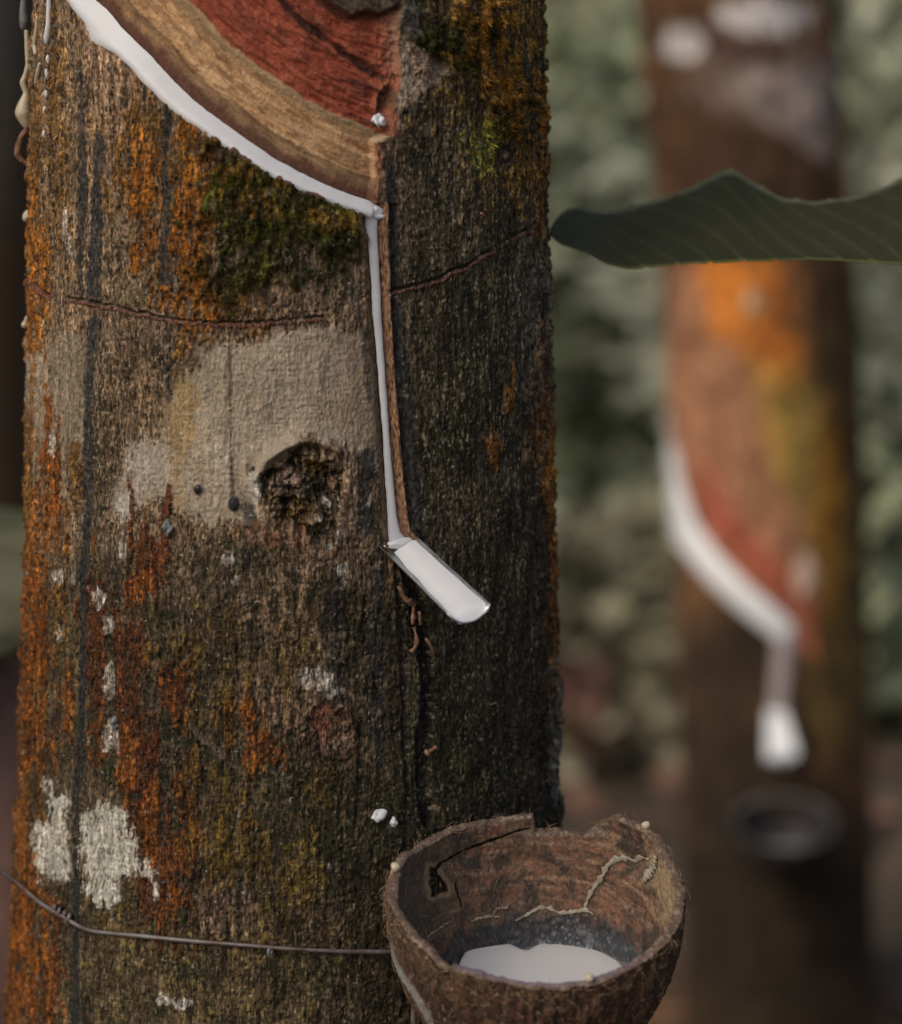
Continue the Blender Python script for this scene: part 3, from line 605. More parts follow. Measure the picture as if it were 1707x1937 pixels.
def leaf_cards(p, r2, lmin, lmax, droop=0.3, ratio=0.42):
    n = len(p); d = r2.normal(0, 1, (n, 3)); d[:, 2] = d[:, 2] * 0.5 - droop; d /= np.linalg.norm(d, axis=1)[:, None]
    s_ = np.cross(d, r2.normal(0, 0.5, (n, 3)) + np.array([0, 0, 1.0])); s_ /= np.linalg.norm(s_, axis=1)[:, None]
    L = r2.uniform(lmin, lmax, (n, 1)); w = L * ratio * 0.5; nn = np.cross(d, s_)
    q = [p, p + d * L * .35 + s_ * w + nn * w * .25, p + d * L * .75 + s_ * w * .7 + nn * w * .2, p + d * L - nn * w * .2, p + d * L * .75 - s_ * w * .7 + nn * w * .2, p + d * L * .35 - s_ * w + nn * w * .25, p + d * L * .5]
    V = np.stack(q, 1).reshape(-1, 3); o = np.arange(n)[:, None] * 7
    F_ = np.concatenate([np.concatenate([o + a, o + b, o + 6], 1) for a, b in ((0, 1), (1, 2), (2, 3), (3, 4), (4, 5), (5, 0))])
    return V, [F_]
M_FARBARK_PLAIN = mat_noise('plain_bark', (0.05, 0.035, 0.022), (0.17, 0.115, 0.07), 30, 0.9, 0.5, 0.006, vec_scale=(1, 1, 0.3))
M_CROWN = mat_noise('crown_leaf', (0.035, 0.07, 0.018), (0.09, 0.13, 0.035), 3, 0.5, 0.0, 0.01, trans=0.35)
crown(tree, float(T1.cx(6.5)), 0.0, 6.5, 900, 1.6, M_CROWN, 5, 6.8)

# ------------------------------------------------------------------ latex on the cut and down the channel
def ribbon(T, ctr, hw, prof_h, n=260, m=9, rag=1.6, dome=0.0009, seed=3, offs=0.0, bulge=()):
    c = resample(np.column_stack([ctr, hw]), n); p = smooth_pts(c, 2)
    tg = np.gradient(p[:, :2], axis=0); tg /= np.linalg.norm(tg, axis=1)[:, None]; nrm = np.stack([tg[:, 1], -tg[:, 0]], -1)   # to the right/above
    k = np.linspace(-1, 1, m); i = np.arange(n)
    ra = rag * (fbm(i * 0.06, i * 0 + 1.0, seed, 5, 0.6) + 0.3); rb = 0.6 * rag * (fbm(i * 0.05, i * 0 + 7.0, seed + 1, 5, 0.6) + 0.3)
    for bx0, by0, bw, ba in bulge: ra = ra + ba * np.exp(-((p[:, 0] - bx0) ** 2 + (p[:, 1] - by0) ** 2) / bw ** 2)
    wd = np.where(k[None, :] < 0, (p[:, 2] + ra)[:, None], (p[:, 2] + rb)[:, None])
    XY = p[:, None, :2] + nrm[:, None, :] * (wd * k[None, :])[..., None]
    hh = prof_h(k)[None, :] + dome * np.sqrt(np.clip(1 - k ** 2, 0, 1))[None, :] * (1 + 0.25 * vnoise(i * 0.07, i * 0 + 3, seed))[:, None] + offs
    P = T.at(XY[..., 0], XY[..., 1], hh)
    return P.reshape(-1, 3), [grid_faces(n, m)]
latex = empty('latex_stream', tuple(T1.at(705, 397)), 'fresh white latex running along the oblique cut and down to the metal spout', 'latex')
a = ribbon(T1, CUT[2:], CW[2:], lambda k: 0.0006 - 0.0032 * sstep(-0.6, 1.0, k), n=420, rag=4.0, dome=0.0007, bulge=((196, 56, 17, 9), (552, 336, 3, -4), (400, 240, 3, -3)))
mesh('cut_latex', a[0], a[1], M_LATEX, latex)
a = ribbon(T1, [(704, 384)] + VCH, [5] + VW, lambda k: -0.0021 + 0 * k, n=380, rag=2.2, dome=0.0008, seed=5)
mesh('channel_latex', a[0], a[1], M_LATEX, latex)
def px_blob(T, x, y, rx, ry, hgt, h0=0.0, lump=0.15, seed=2, rot=0):
    th_, z_ = T.surf(np.array(float(x)), np.array(float(y))); c = T.pos(th_, z_, h0)
    n = np.array([math.sin(th_), -math.cos(th_), 0]); tg = np.array([math.cos(th_), math.sin(th_), 0]); up = np.array([0, 0, 1.0])
    sc = (c[1] - CAM[1]) / F
    a_, b_ = tg * rx * sc, up * ry * sc
    ca, sa = math.cos(R(rot)), math.sin(R(rot))
    return blob_mesh(c, [a_ * ca + b_ * sa, b_ * ca - a_ * sa, n * hgt], 22, 14, lump, seed)
b1 = px_blob(T1, 712, 402, 18, 14, 0.0012, -0.0018, 0.3, 4, 15); b2 = px_blob(T1, 722, 411, 12, 5, 0.0010, -0.0014, 0.3, 6, -35)
mesh('corner_pool', *merge([b1, b2]), M_LATEX, latex)
b1 = px_blob(T1, 756, 1028, 27, 10, 0.0010, -0.0004, 0.3, 14, -14); mesh('spout_overflow', *b1, M_LATEX, latex)
# small latex and drips (things of their own)
def drip(name, pts, rads, depth, mat, label, group=None, T=None, h0=0.0, sides=12, flat=1.0):
    p = resample(np.column_stack([pts, rads]), max(24, 8 * len(pts))); p = smooth_pts(p, 2)
    if T is not None: P = T.at(p[:, 0], p[:, 1], h0)
    else: P = at_y(p[:, 0], p[:, 1], np.full(len(p), depth))
    r = p[:, 2] * (P[:, 1] - CAM[1]) / F; r[0] *= 0.5; r[-1] *= 0.5
    V, Fa = tube(P, r, sides); org = P[len(P) // 2]
    return set_props(mesh(name, V, Fa, mat, None, origin=tuple(org)), label, 'latex drip', group)
GD = 'hardened latex drips on the shaded trunk edge'
drip('latex_drip', [(97, -30), (96, 20), (95, 50), (92, 72), (91, 84)], [4, 5, 5.5, 7, 3], 0, M_LATEX, 'fresh white latex drip ending in a rounded bead near the trunk edge', None, T1, 0.0006)
drip('latex_drip', [(46, -10), (44, 20), (46, 40), (43, 56)], [5, 7, 9, 4], -0.012, M_DRYGREY, 'short dark grey latex drip hanging above the long dried strand', GD)
drip('latex_drip', [(50, 56), (52, 90), (54, 122), (48, 142), (43, 156), (50, 176), (46, 200), (44, 214), (50, 235), (52, 244)], [4, 5, 5, 4, 6, 5, 13, 16, 9, 3], -0.012, M_DRY, 'long knobbly cream strand of dried latex with a swollen bulb', GD)
drip('latex_drip', [(52, 244), (42, 256), (34, 278), (33, 292), (42, 304), (56, 312)], [5, 5, 6, 6, 5, 3], -0.012, M_CHIP, 'brown curled loop of old latex below the cream bulb', GD)
drip('latex_drip', [(66, 140), (63, 180), (62, 240), (60, 275), (58, 320), (60, 352)], [3, 4, 5, 4, 6, 3], -0.016, M_DRYGREY, 'thin grey dried latex strand against the bark edge', GD)
drip('latex_drip', [(56, 398), (54, 405), (52, 412), (58, 416)], [5, 9, 10, 4], -0.012, M_DRY, 'round cream latex bead stuck on the bark edge', GD)
drip('latex_drip', [(57, 492), (55, 515), (58, 535), (58, 545)], [2, 4, 4, 2], -0.010, M_DRYGREY, 'thin grey latex tear just above the scored line', GD)
drip('latex_drip', [(52, 598), (49, 608), (46, 615), (49, 620)], [3, 4, 6, 3], -0.010, M_DRY, 'small pale latex bead just below the scored line', GD)
drip('latex_drip', [(55, 742), (52, 750), (51, 756), (53, 762)], [2, 4, 5, 2], -0.010, M_LATEX, 'tiny white latex bead at the edge of the grey bark', GD)
drip('latex_drip', [(73, 30), (71, 60), (68, 85), (70, 104)], [3, 4, 5, 4], 0, M_DRY, 'thin dull yellow latex tear beside the fresh white drip', None, T1, 0.0004)
drip('latex_drip', [(78, 118), (75, 135), (70, 160)], [3, 5, 4], 0, M_DRY, 'flattened dull latex smear below the fresh white drip', None, T1, 0.0004)
drip('latex_drip', [(34, 1685), (30, 1708), (32, 1722)], [3, 6, 3], -0.012, M_DRY, 'cream latex bead at the trunk edge below the wire', GD)
for k, (x, y, ry) in enumerate([(93, 112, 8), (91, 140, 10), (90, 178, 7), (87, 208, 7), (86, 252, 8)]):
    set_props(mesh('latex_speck', *px_blob(T1, x, y, 3.2, ry, 0.0008, 0.0004, 0.2, k), M_LATEX, None, origin=tuple(T1.at(x, y))), 'tiny white latex speck in the row below the fresh white drip', 'latex drop', 'latex specks in a row')
for x, y, rx, ry, hh, mm, lab in [(716, 1543, 14, 11, 0.0010, M_LATEX, 'white latex splash stuck on dark bark above the coconut cup'), (745, 1556, 6, 8, 0.001, M_LATEX, 'small bluish latex splash beside the larger splash on bark'),
                                  (720, 229, 10, 11, 0.0012, M_LATEX, 'tiny white crumb stuck at the panel corner'), (320, 1000, 8, 13, 0.002, M_DRYGREY, 'grey latex bead at the end of a dark streak'),
                                  (222, 1368, 9, 11, 0.002, M_DRYGREY, 'grey bead on a pale lichen spot')]:
    set_props(mesh('latex_drop', *px_blob(T1, x, y, rx, ry, hh, 0.0002 if x != 720 else -0.0016, 0.75, int(x)), mm, None, origin=tuple(T1.at(x, y))), lab, 'latex drop')
# bark chips hanging below the spout
for pts, w in [([(752, 1108), (760, 1125), (772, 1140)], 6), ([(770, 1132), (777, 1142)], 8), ([(780, 1140), (778, 1180)], 6), ([(790, 1155), (793, 1180)], 5.5), ([(780, 1185), (786, 1205), (784, 1222), (775, 1232)], 6),
               ([(802, 1205), (812, 1222), (818, 1232)], 4), ([(802, 1424), (822, 1412)], 8.5), ([(1208 - 285, 1332), (935, 1328)], 3), ([(905, 402), (912, 410)], 4), ([(136, 18), (140, 40)], 5)]:
    p = resample(np.array(pts, float), 7); P = T1.at(p[:, 0], p[:, 1], 0.0012); V, Fa = tube(P, w * 0.62 / 5100 * (1 + 0.35 * rng.normal(0, 1, 7)).clip(0.5, 1.5), 7)
    mesh('bark_chip', V, Fa, M_CHIP, trunk1)

# ------------------------------------------------------------------ metal spout with its latex
def spout(T, rimL, rimR, depthL, depthR, sag, label, latex_label, n=24, m=13, mat=M_METAL):
    """trough between two rim lines given by start and end pixels with their depths"""
    s_ = np.linspace(0, 1, n)[:, None]
    A = at_y(*rimL[0], depthL[0]) * (1 - s_) + at_y(*rimL[1], depthL[1]) * s_; B = at_y(*rimR[0], depthR[0]) * (1 - s_) + at_y(*rimR[1], depthR[1]) * s_
    k = np.linspace(0, 1, m)
    P = A[:, None, :] * (1 - k)[None, :, None] + B[:, None, :] * k[None, :, None]
    P[..., 2] -= sag * (1 - np.abs(2 * k - 1) ** 2.4)[None, :]
    th_ = 0.0005
    Vt = P.reshape(-1, 3); Vb = (P - np.array([0, 0, th_])).reshape(-1, 3); q = grid_faces(n, m); o2 = n * m
    i = np.arange(n - 1); j = np.arange(m - 1)
    sideq = [np.stack([i * m, (i + 1) * m, (i + 1) * m + o2, i * m + o2], -1), np.stack([i * m + m - 1, (i + 1) * m + m - 1, (i + 1) * m + m - 1 + o2, i * m + m - 1 + o2], -1),
             np.stack([(n - 1) * m + j, (n - 1) * m + j + 1, (n - 1) * m + j + 1 + o2, (n - 1) * m + j + o2], -1), np.stack([j, j + 1, j + 1 + o2, j + o2], -1)]
    V = np.concatenate([Vt, Vb]); Fa = [np.concatenate([q, q[:, ::-1] + o2] + sideq)]
    so_ = set_props(mesh('metal_spout', V, Fa, mat, None, origin=tuple(P[0, m // 2])), label, 'spout')
    return P, so_
pc = T1.at(748, 1024)
P, sp = spout(T1, ((712, 1026), (850, 1163)), ((788, 1014), (928, 1143)), (pc[1] - 0.001, pc[1] - 0.050), (pc[1] + 0.004, pc[1] - 0.043), 0.0042,
              'small folded metal spout tapped into the bark carrying latex', None)
# front lip bent down a little
L0 = []; n_, m_ = 40, 15
ss = np.linspace(-0.01, 1.0, n_); kk = np.linspace(0, 1, m_)
for s_ in ss:
    lo = 0.40 - 0.24 * max(0, s_) + 0.02 * math.sin(s_ * 19); hi = 1.0 - 0.10 * math.exp(-max(0, s_) * 9) + 0.01 * math.sin(s_ * 23)
    i = min(max(s_, 0) * (P.shape[0] - 1), P.shape[0] - 1.001); i0 = int(i); fr = i - i0; row = P[i0] * (1 - fr) + P[i0 + 1] * fr
    q = lo + (hi - lo) * kk; rowp = row[0] * (1 - q)[:, None] + row[-1] * q[:, None]
    ztop = np.interp(lo, np.linspace(0, 1, len(row)), row[:, 2] - (row[0, 2] * (1 - np.linspace(0, 1, len(row))) + row[-1, 2] * np.linspace(0, 1, len(row))))
    rowp[:, 2] += ztop * (1 - ((kk) ** 1.5) * 0.75) + 0.0012 * np.sin(kk * math.pi) - 0.0035 * max(0, (s_ - 0.93) / 0.07) ** 2 * np.sin(kk * math.pi) ** 0.5
    L0.append(rowp)
Pl = np.array(L0)
set_props(mesh('latex_pool', Pl.reshape(-1, 3), [grid_faces(n_, m_)], M_LATEX, None, origin=tuple(Pl[n_ // 2, m_ // 2])), 'white latex filling the small metal spout in the near trunk', 'latex')

# ------------------------------------------------------------------ tie wire round the trunk
wp1 = [(72, 1697), (105, 1718), (140, 1738), (160, 1752), (180, 1759), (250, 1765), (350, 1775), (450, 1783), (560, 1792), (640, 1796), (720, 1797), (800, 1797), (900, 1795), (1000, 1790), (1050, 1784)]
pa = resample(np.array(wp1, float), 90); Pa = T1.at(pa[:, 0], pa[:, 1], 0.0021)
out = at_y(np.array([-150., -70, 0, 36]), np.array([1560., 1602, 1640, 1668]), np.array([-0.062, -0.058, -0.052, -0.047]))
tha, za = T1.surf(np.array(1050.), np.array(1784.)); thb = np.linspace(float(tha) + 0.15, 2 * math.pi - 1.65, 40); back = T1.pos(thb, np.linspace(float(za), float(Pa[0, 2]) + 0.03, 40), 0.002)
PW_ = smooth_pts(np.concatenate([out, Pa]), 2)
wire = empty('tie_wire', tuple(PW_[20]), 'rusty wire tied around the trunk just left of the coconut cup', 'wire')
nn = np.arange(len(PW_)); V, Fa = tube(PW_, 0.00082 * (1 + 0.12 * vnoise(nn * 0.5, nn * 0., 3)), 10); mesh('strand', V, Fa, M_WIRE, wire)
V, Fa = tube(back, 0.0008, 8); mesh('back_strand', V, Fa, M_WIRE, wire)
for cx_, cy_ in ((118, 1721), (136, 1733)):
    a = np.linspace(0, 2 * math.pi * 1.6, 26); c = T1.at(cx_, cy_, 0.002)
    P3 = c + 0.0016 * (np.cos(a)[:, None] * np.array([0.25, -0.9, 0.3]) + np.sin(a)[:, None] * np.array([0.1, 0.1, 1.0])) + np.linspace(-0.0014, 0.0014, 26)[:, None] * np.array([1.0, -0.3, -0.55])
    V, Fa = tube(P3, 0.0008, 8); mesh('twist', V, Fa, M_WIRE, wire)
a = resample(np.array([(750, 1850), (758, 1880), (757, 1910), (766, 1945), (780, 1980)], float), 20); P3 = T1.at(a[:, 0], a[:, 1], 0.012); V, Fa = tube(P3, 0.0011, 8); mesh('loose_end', V, Fa, M_WIRE, wire)
V, Fa = px_blob(T1, 512, 1797, 7, 9, 0.0014, 0.0022, 0.4, 9); mesh('dried_drop', V, Fa, M_DRYGREY, wire)

# ------------------------------------------------------------------ coconut shell cup
def make_shell(ctr, rad, Hh, tilt, rim_tab, nphi, nt, thick, seed, tiltx=0.0):
    ax = np.array([math.sin(tiltx), -math.sin(tilt), math.cos(tilt)]); ax /= np.linalg.norm(ax)
    e1 = np.array([1.0, 0, 0]); e1 = e1 - ax * (e1 @ ax); e1 /= np.linalg.norm(e1); e2 = np.cross(ax, e1)
    ph = np.arange(nphi) * 2 * math.pi / nphi; hr = np.interp(np.degrees(ph), [p[0] for p in rim_tab], [p[1] for p in rim_tab])
    def surf(off, t):           # t 0 at rim .. 1 at the bottom pole
        PH_, Tt = np.meshgrid(ph, t); HR = np.broadcast_to(hr, PH_.shape)
        dtop = -HR; ang0 = np.arcsin(np.clip(dtop / Hh, -0.9, 0.9)); ang = ang0 * (1 - Tt) + (math.pi / 2) * Tt
        return PH_, Tt, ang, (rad - off) * np.cos(ang), (Hh - off) * np.sin(ang)
    def place(PH_, rho, dep):
        return ctr + rho[..., None] * (np.cos(PH_)[..., None] * e1 + np.sin(PH_)[..., None] * e2) - dep[..., None] * ax
    t = np.linspace(0, 0.985, nt) ** 1.15
    PH_, Tt, ang, rho, dep = surf(0.0, t); u_ = PH_ * rad * 1000; v_ = ang * Hh * 1000
    cu, su = np.cos(PH_) * 9, np.sin(PH_) * 9
    no = fbm(cu + 20, su + v_ / 7 + 9, seed, 5) ; nfib = fbm(PH_ * 30, v_ / 9, seed + 2, 4) * sstep(0, .05, PH_) * sstep(2 * math.pi, 6.23, PH_)
    ho = 0.0011 * no + 0.0007 * nfib + 0.0003 * vnoise(PH_ * 90, v_ / 0.8, seed + 4)
    outer = place(PH_, rho + ho, dep)
    PI_, Ti, angi, rhoi, depi = surf(thick, t); ni = fbm(cu + 3, su + v_ / 8, seed + 6, 5)
    hi_ = 0.0006 * ni + 0.00025 * vnoise(PH_ * 70, v_ / 1.4, seed + 8)
    inner = place(PI_, rhoi + hi_, depi)
    return dict(outer=outer, inner=inner, ph=PH_, t=Tt, ang=ang, no=no, nfib=nfib, ni=ni, v=v_, u=u_, ax=ax, e1=e1, e2=e2, n=(nt, nphi))
PXM = 0.000208
rim_px = [(0, 18), (12, 14), (26, 46), (37, 50), (54, 45), (60, 26), (64, 8), (68, -12), (78, -13), (88.8, -14), (89.6, 16), (104, 12), (123, 17), (140, 14), (152, 22), (157, 29), (168, 31), (180, 19), (193, 19), (205, 23), (219.6, 16),
          (233, -4), (235, 4), (247, 6), (258, 1), (268, -3), (289, -6), (305, 0), (320, 4), (336, 10), (350, 18), (360, 18)]
rr = np.random.default_rng(3); rim_tab = []
for i in range(len(rim_px) - 1):
    (a0, b0), (a1, b1_) = rim_px[i], rim_px[i + 1]
    for a_ in np.arange(a0, a1, 2.0): rim_tab.append((a_, (b0 + (b1_ - b0) * (a_ - a0) / (a1 - a0) + rr.normal(0, 0.9)) * PXM))
rim_tab.append((360, 18 * PXM))
CY = -0.134; cc = at_y(1014, 1703, CY)
RAD = 293 * (CY - CAM[1]) / F * 1.012
NT, NP = 200, 800
sh = make_shell(cc, RAD, 0.069, R(14), rim_tab, NP, NT, 0.0036, 2)
ix, iy = project(sh['inner']); ix = ix + 3 * sh['ni']; iy = iy + 3 * sh['ni']
# colours
def lay2(c, m, v): c += (np.asarray(v) - c) * np.clip(m, 0, 1)[..., None]; return c
ci = np.zeros(sh['inner'].shape); lay2(ci, np.ones(sh['n']), (0.19, 0.105, 0.065))
g1 = fbm(sh['u'] / 8, sh['v'] / 7, 3, 5); g2 = fbm(sh['u'] / 3, sh['v'] / 2.2, 5, 4); g3 = fbm(sh['u'] / 22, sh['v'] / 2.0, 8, 4)
lay2(ci, sstep(-0.2, 0.5, g1 + 0.3 * g2), (0.24, 0.15, 0.10)); lay2(ci, 0.8 * sstep(0.05, 0.45, g2 + 0.5 * g1), (0.27, 0.115, 0.065)); lay2(ci, 0.6 * sstep(0.1, 0.4, g3), (0.36, 0.25, 0.16)); lay2(ci, 0.7 * sstep(0.1, 0.5, -g2), (0.085, 0.055, 0.04))
lay2(ci, 0.85 * sstep(0.02, 0.35, fbm(sh['u'] / 6, sh['v'] / 6, 14, 5)), (0.06, 0.05, 0.042))
lay2(ci, 0.8 * sstep(-0.3, 0.4, ell(ix, iy, 760, 1690, 120, 130) + 0.4 * g1), (0.10, 0.085, 0.06))  # left inner wall: brown-grey, darkened with the shade lying there
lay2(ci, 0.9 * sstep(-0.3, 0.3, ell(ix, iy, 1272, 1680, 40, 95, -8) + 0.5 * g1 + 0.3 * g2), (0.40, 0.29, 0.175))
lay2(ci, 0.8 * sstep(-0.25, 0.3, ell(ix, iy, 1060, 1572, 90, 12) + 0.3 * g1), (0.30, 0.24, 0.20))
wet = sstep(-0.12, 0.12, ell(ix, iy, 1030, 1830, 200, 100) + 0.25 * g1 + 0.12 * g2); lay2(ci, 0.93 * wet, (0.045, 0.048, 0.052))
lay2(ci, 0.5 * wet * sstep(0.0, 0.5, g2), (0.12, 0.125, 0.13))
ci *= 0.72 * np.exp(0.5 * vnoise(sh['u'] / 0.8, sh['v'] / 0.6, 7) + 0.2 * g3)[..., None]
fpm = vis0 = sstep(-5, 5, sdf((ix + 8 * g2).ravel(), (iy + 6 * g1).ravel(), [(965, 1800), (975, 1776), (1000, 1786), (1020, 1772), (1050, 1762), (1090, 1760), (1130, 1764), (1165, 1772), (1195, 1788), (1215, 1806), (1215, 1830), (1100, 1850), (960, 1850)]).reshape(sh['n'])); lay2(ci, 0.8 * fpm, (0.055, 0.06, 0.068)); lay2(ci, 0.6 * fpm * sstep(0.05, .35, g2), (0.17, 0.185, 0.20))
ri = 0.62 - 0.1 * fpm - 0.30 * wet - 0.2 * sstep(-.2, .4, g1)
co = np.zeros(sh['outer'].shape); lay2(co, np.ones(sh['n']), (0.070, 0.040, 0.023)); lay2(co, sstep(-0.1, 0.5, sh['no'] + sh['nfib'] * 0.6), (0.115, 0.064, 0.036)); lay2(co, 0.8 * sstep(0.0, 0.35, -sh['nfib'] + 0.3 * g1), (0.028, 0.019, 0.013)); lay2(co, 0.6 * sstep(0.1, 0.4, g2), (0.13, 0.055, 0.028))
co *= 0.85; lay2(co, 0.8 * sstep(0.62, 0.8, vnoise(sh['u'] / 0.8, sh['v'] / 0.9, 9)), (0.30, 0.20, 0.12)); ox, oy = project(sh['outer'])
lay2(co, 0.85 * sstep(9, 3, polydist(ox + 5 * g2, oy, [(728, 1775), (745, 1820), (775, 1865), (800, 1905), (815, 1937)])[0].reshape(sh['n'])), (0.27, 0.27, 0.24))
# crack and hole
crack = [(1016, 1562), (985, 1568), (950, 1582), (915, 1595), (880, 1609), (852, 1622), (832, 1634), (820, 1650)]
dc, wv, _ = polydist(ix, iy, crack, [0.2, 0.5, 1.0, 1.2, 1.2, 1.2, 1.3, 2.5]); hl = sdf(ix.ravel(), iy.ravel(), [(814, 1640), (826, 1646), (832, 1660), (846, 1676), (848, 1686), (830, 1690), (818, 1694), (812, 1668)]).reshape(sh['n'])
dc2, _, _ = polydist(ix, iy, [(862, 1672), (866, 1690), (872, 1712)])
vis = (np.sin(sh['ph']) > 0)
dcn = dc + 1.2 * g2; cut = ((dcn < wv) | (hl + 3 * g2 > 0) | (dc2 + g2 < 0.9)) & vis & (sh['t'] > 0.001)
lay2(ci, 0.8 * vis * sstep(9, 2, np.abs(hl + 5)), (0.26, 0.185, 0.11)); lay2(ci, 0.6 * vis * sstep(5, 2, dc), (0.10, 0.07, 0.045))
cup = empty('coconut_shell_cup', tuple(cc - sh['ax'] * 0.069), 'broken half coconut shell cup with cracked rim holding white latex', 'cup')
q = grid_faces(NT, NP, True); keep = ~(cut.ravel()[q].any(1))
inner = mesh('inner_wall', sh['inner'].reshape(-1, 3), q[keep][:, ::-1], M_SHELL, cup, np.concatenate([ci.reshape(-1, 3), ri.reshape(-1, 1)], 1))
outer_o = mesh('husk_wall', sh['outer'].reshape(-1, 3), q[keep], M_SHELL, cup, np.concatenate([co.reshape(-1, 3), np.full((NT * NP, 1), 0.8)], 1))
# rim: broken edge between the walls
k = np.linspace(0, 1, 9)[:, None, None]; Ri = sh['inner'][0][None] * (1 - k) + sh['outer'][0][None] * k
phr = sh['ph'][0]; nz_ = fbm(phr[None] * 26 + 0 * k[..., 0], k[..., 0] * 2.2, 12, 4); Ri = Ri + sh['ax'] * (0.0006 * np.sin(k * math.pi) + 0.0006 * nz_[..., None] * np.sin(k * math.pi))
crm = np.zeros(Ri.shape); lay2(crm, np.ones(Ri.shape[:2]), (0.14, 0.095, 0.065)); lay2(crm, sstep(0.0, 0.4, nz_), (0.25, 0.18, 0.125)); lay2(crm, sstep(0.1, 0.5, -nz_), (0.12, 0.075, 0.055))
lay2(crm, 0.8 * (sstep(R(232), R(240), phr) * sstep(R(318), R(300), phr))[None] * (k[..., 0] < 0.75), (0.20, 0.15, 0.19))
crm *= 0.85 * np.exp(0.4 * vnoise(phr[None] * 120 + 0 * k[..., 0], k[..., 0] * 5, 3))[..., None]
mesh('rim', Ri.reshape(-1, 3), grid_faces(9, NP, True), M_SHELL, cup, np.concatenate([crm.reshape(-1, 3), np.full((9 * NP, 1), 0.75)], 1))
# ray casting on the inner wall
bvh = BVHTree.FromPolygons([tuple(v) for v in sh['inner'].reshape(-1, 3)], [tuple(f) for f in q.tolist()])
def cast(x, y):
    d = Vector(raydir(float(x), float(y))).normalized(); o_ = Vector(CAM); best = None
    for _ in range(6):
        hit, nrm, i_, ds_ = bvh.ray_cast(o_, d)
        if hit is None: return best
        best = hit; nn_ = nrm
        if hit.y > cc[1] - 0.004 or True:
            o_ = hit + d * 1e-4
    return best
def cast_pts(pts, n): 
    p = resample(np.array(pts, float), n); return np.array([list(cast(a, b) or Vector(at_y(a, b, CY + 0.03))) for a, b in p[:, :2]]), p
def inward(P): 
    c_ = cc - sh['ax'] * 0.02; d_ = c_ - P; return d_ / np.linalg.norm(d_, axis=1)[:, None]
# dried latex skins
for pts, ws in [([(1108, 1716), (1112, 1700), (1126, 1676), (1142, 1655), (1152, 1634), (1166, 1624), (1188, 1620), (1204, 1628), (1214, 1620), (1230, 1624)], [2, 3, 4, 5, 5, 6, 7, 4, 5, 3]),
                ([(1243, 1618), (1240, 1640), (1228, 1652), (1220, 1668)], [4, 7, 9, 2]),
                ([(975, 1741), (1000, 1727), (1020, 1716), (1040, 1716), (1060, 1726), (1085, 1724), (1108, 1720), (1124, 1728)], [1, 2.5, 3.5, 4, 3, 4, 4, 2]),
                ([(890, 1742), (905, 1736), (925, 1732), (945, 1734)], [1, 2.5, 2.5, 1]), ([(932, 1730), (938, 1718), (958, 1716), (962, 1708)], [1.5, 2, 2, 1]), ([(800, 1780), (815, 1764), (835, 1752), (850, 1742)], [1, 1.5, 1.5, 1])]:
    P3, p = cast_pts(np.column_stack([pts, ws]), 40); P3 = P3 + inward(P3) * 0.0007; P3 += rng.normal(0, 0.00012, P3.shape)
    V, Fa = tube(P3, p[:, 2] * 0.00020 * (1 + 0.7 * vnoise(np.arange(40) * 0.9, np.arange(40) * 0.0, 5)), 8); iw = inward(P3); Pc = np.concatenate([np.repeat(P3, 8, 0), P3[:1], P3[-1:]]); Iw = np.concatenate([np.repeat(iw, 8, 0), iw[:1], iw[-1:]]); V = V - Iw * (0.72 * ((V - Pc) * Iw).sum(1))[:, None]; mesh('dried_latex_skin', V, Fa, M_SKIN, inner)
# latex pool in the cup
bl = [(868, 1832), (872, 1815), (882, 1798), (898, 1784), (916, 1779), (940, 1778), (962, 1784), (985, 1794), (1001, 1797), (1012, 1789), (1028, 1783), (1060, 1781), (1095, 1786), (1125, 1794), (1150, 1805), (1172, 1818), (1182, 1834)]
ha, hb = cast(884, 1797), cast(1160, 1810)
ZL = 0.5 * (ha.z + hb.z)
print('pool level', ZL, 'cup bottom', (cc - sh['ax'] * 0.069), ha, hb)
bb = resample(np.array(bl, float), 60)
def on_level(x, y, zl): d = raydir(x, y); return CAM + d * ((zl - CAM[2]) / d[..., 2])[..., None]
Bk = on_level(bb[:, 0], bb[:, 1], ZL); mid = on_level(np.array(1024.), np.array(1850.), ZL)
fr = np.linspace(0, 1, 60); ang = np.linspace(math.pi, 2 * math.pi, 60)[1:-1]
cen = 0.5 * (Bk[0] + Bk[-1]); hw_ = np.linalg.norm(Bk[0] - Bk[-1]) / 2
Ft = cen + hw_ * np.stack([-np.cos(ang - math.pi), 0.72 * np.sin(ang), 0 * ang], -1)
ring = np.concatenate([Bk, Ft[::-1]]); nrg = len(ring); cm = ring.mean(0); rows = []
for k_, dz in ((1.015, -0.0012), (1.0, -0.0002), (0.96, 0.0), (0.7, 0.0001), (0.35, 0.0001), (0.0, 0.0001)):
    r_ = cm + (ring - cm) * k_; r_[:, 2] = ZL + dz; rows.append(r_)
set_props(mesh('latex_pool', np.concatenate(rows), [grid_faces(6, nrg, True)], M_LATEX, None, origin=tuple(cm)), 'pool of white latex lying in the bottom of the coconut cup', 'latex')
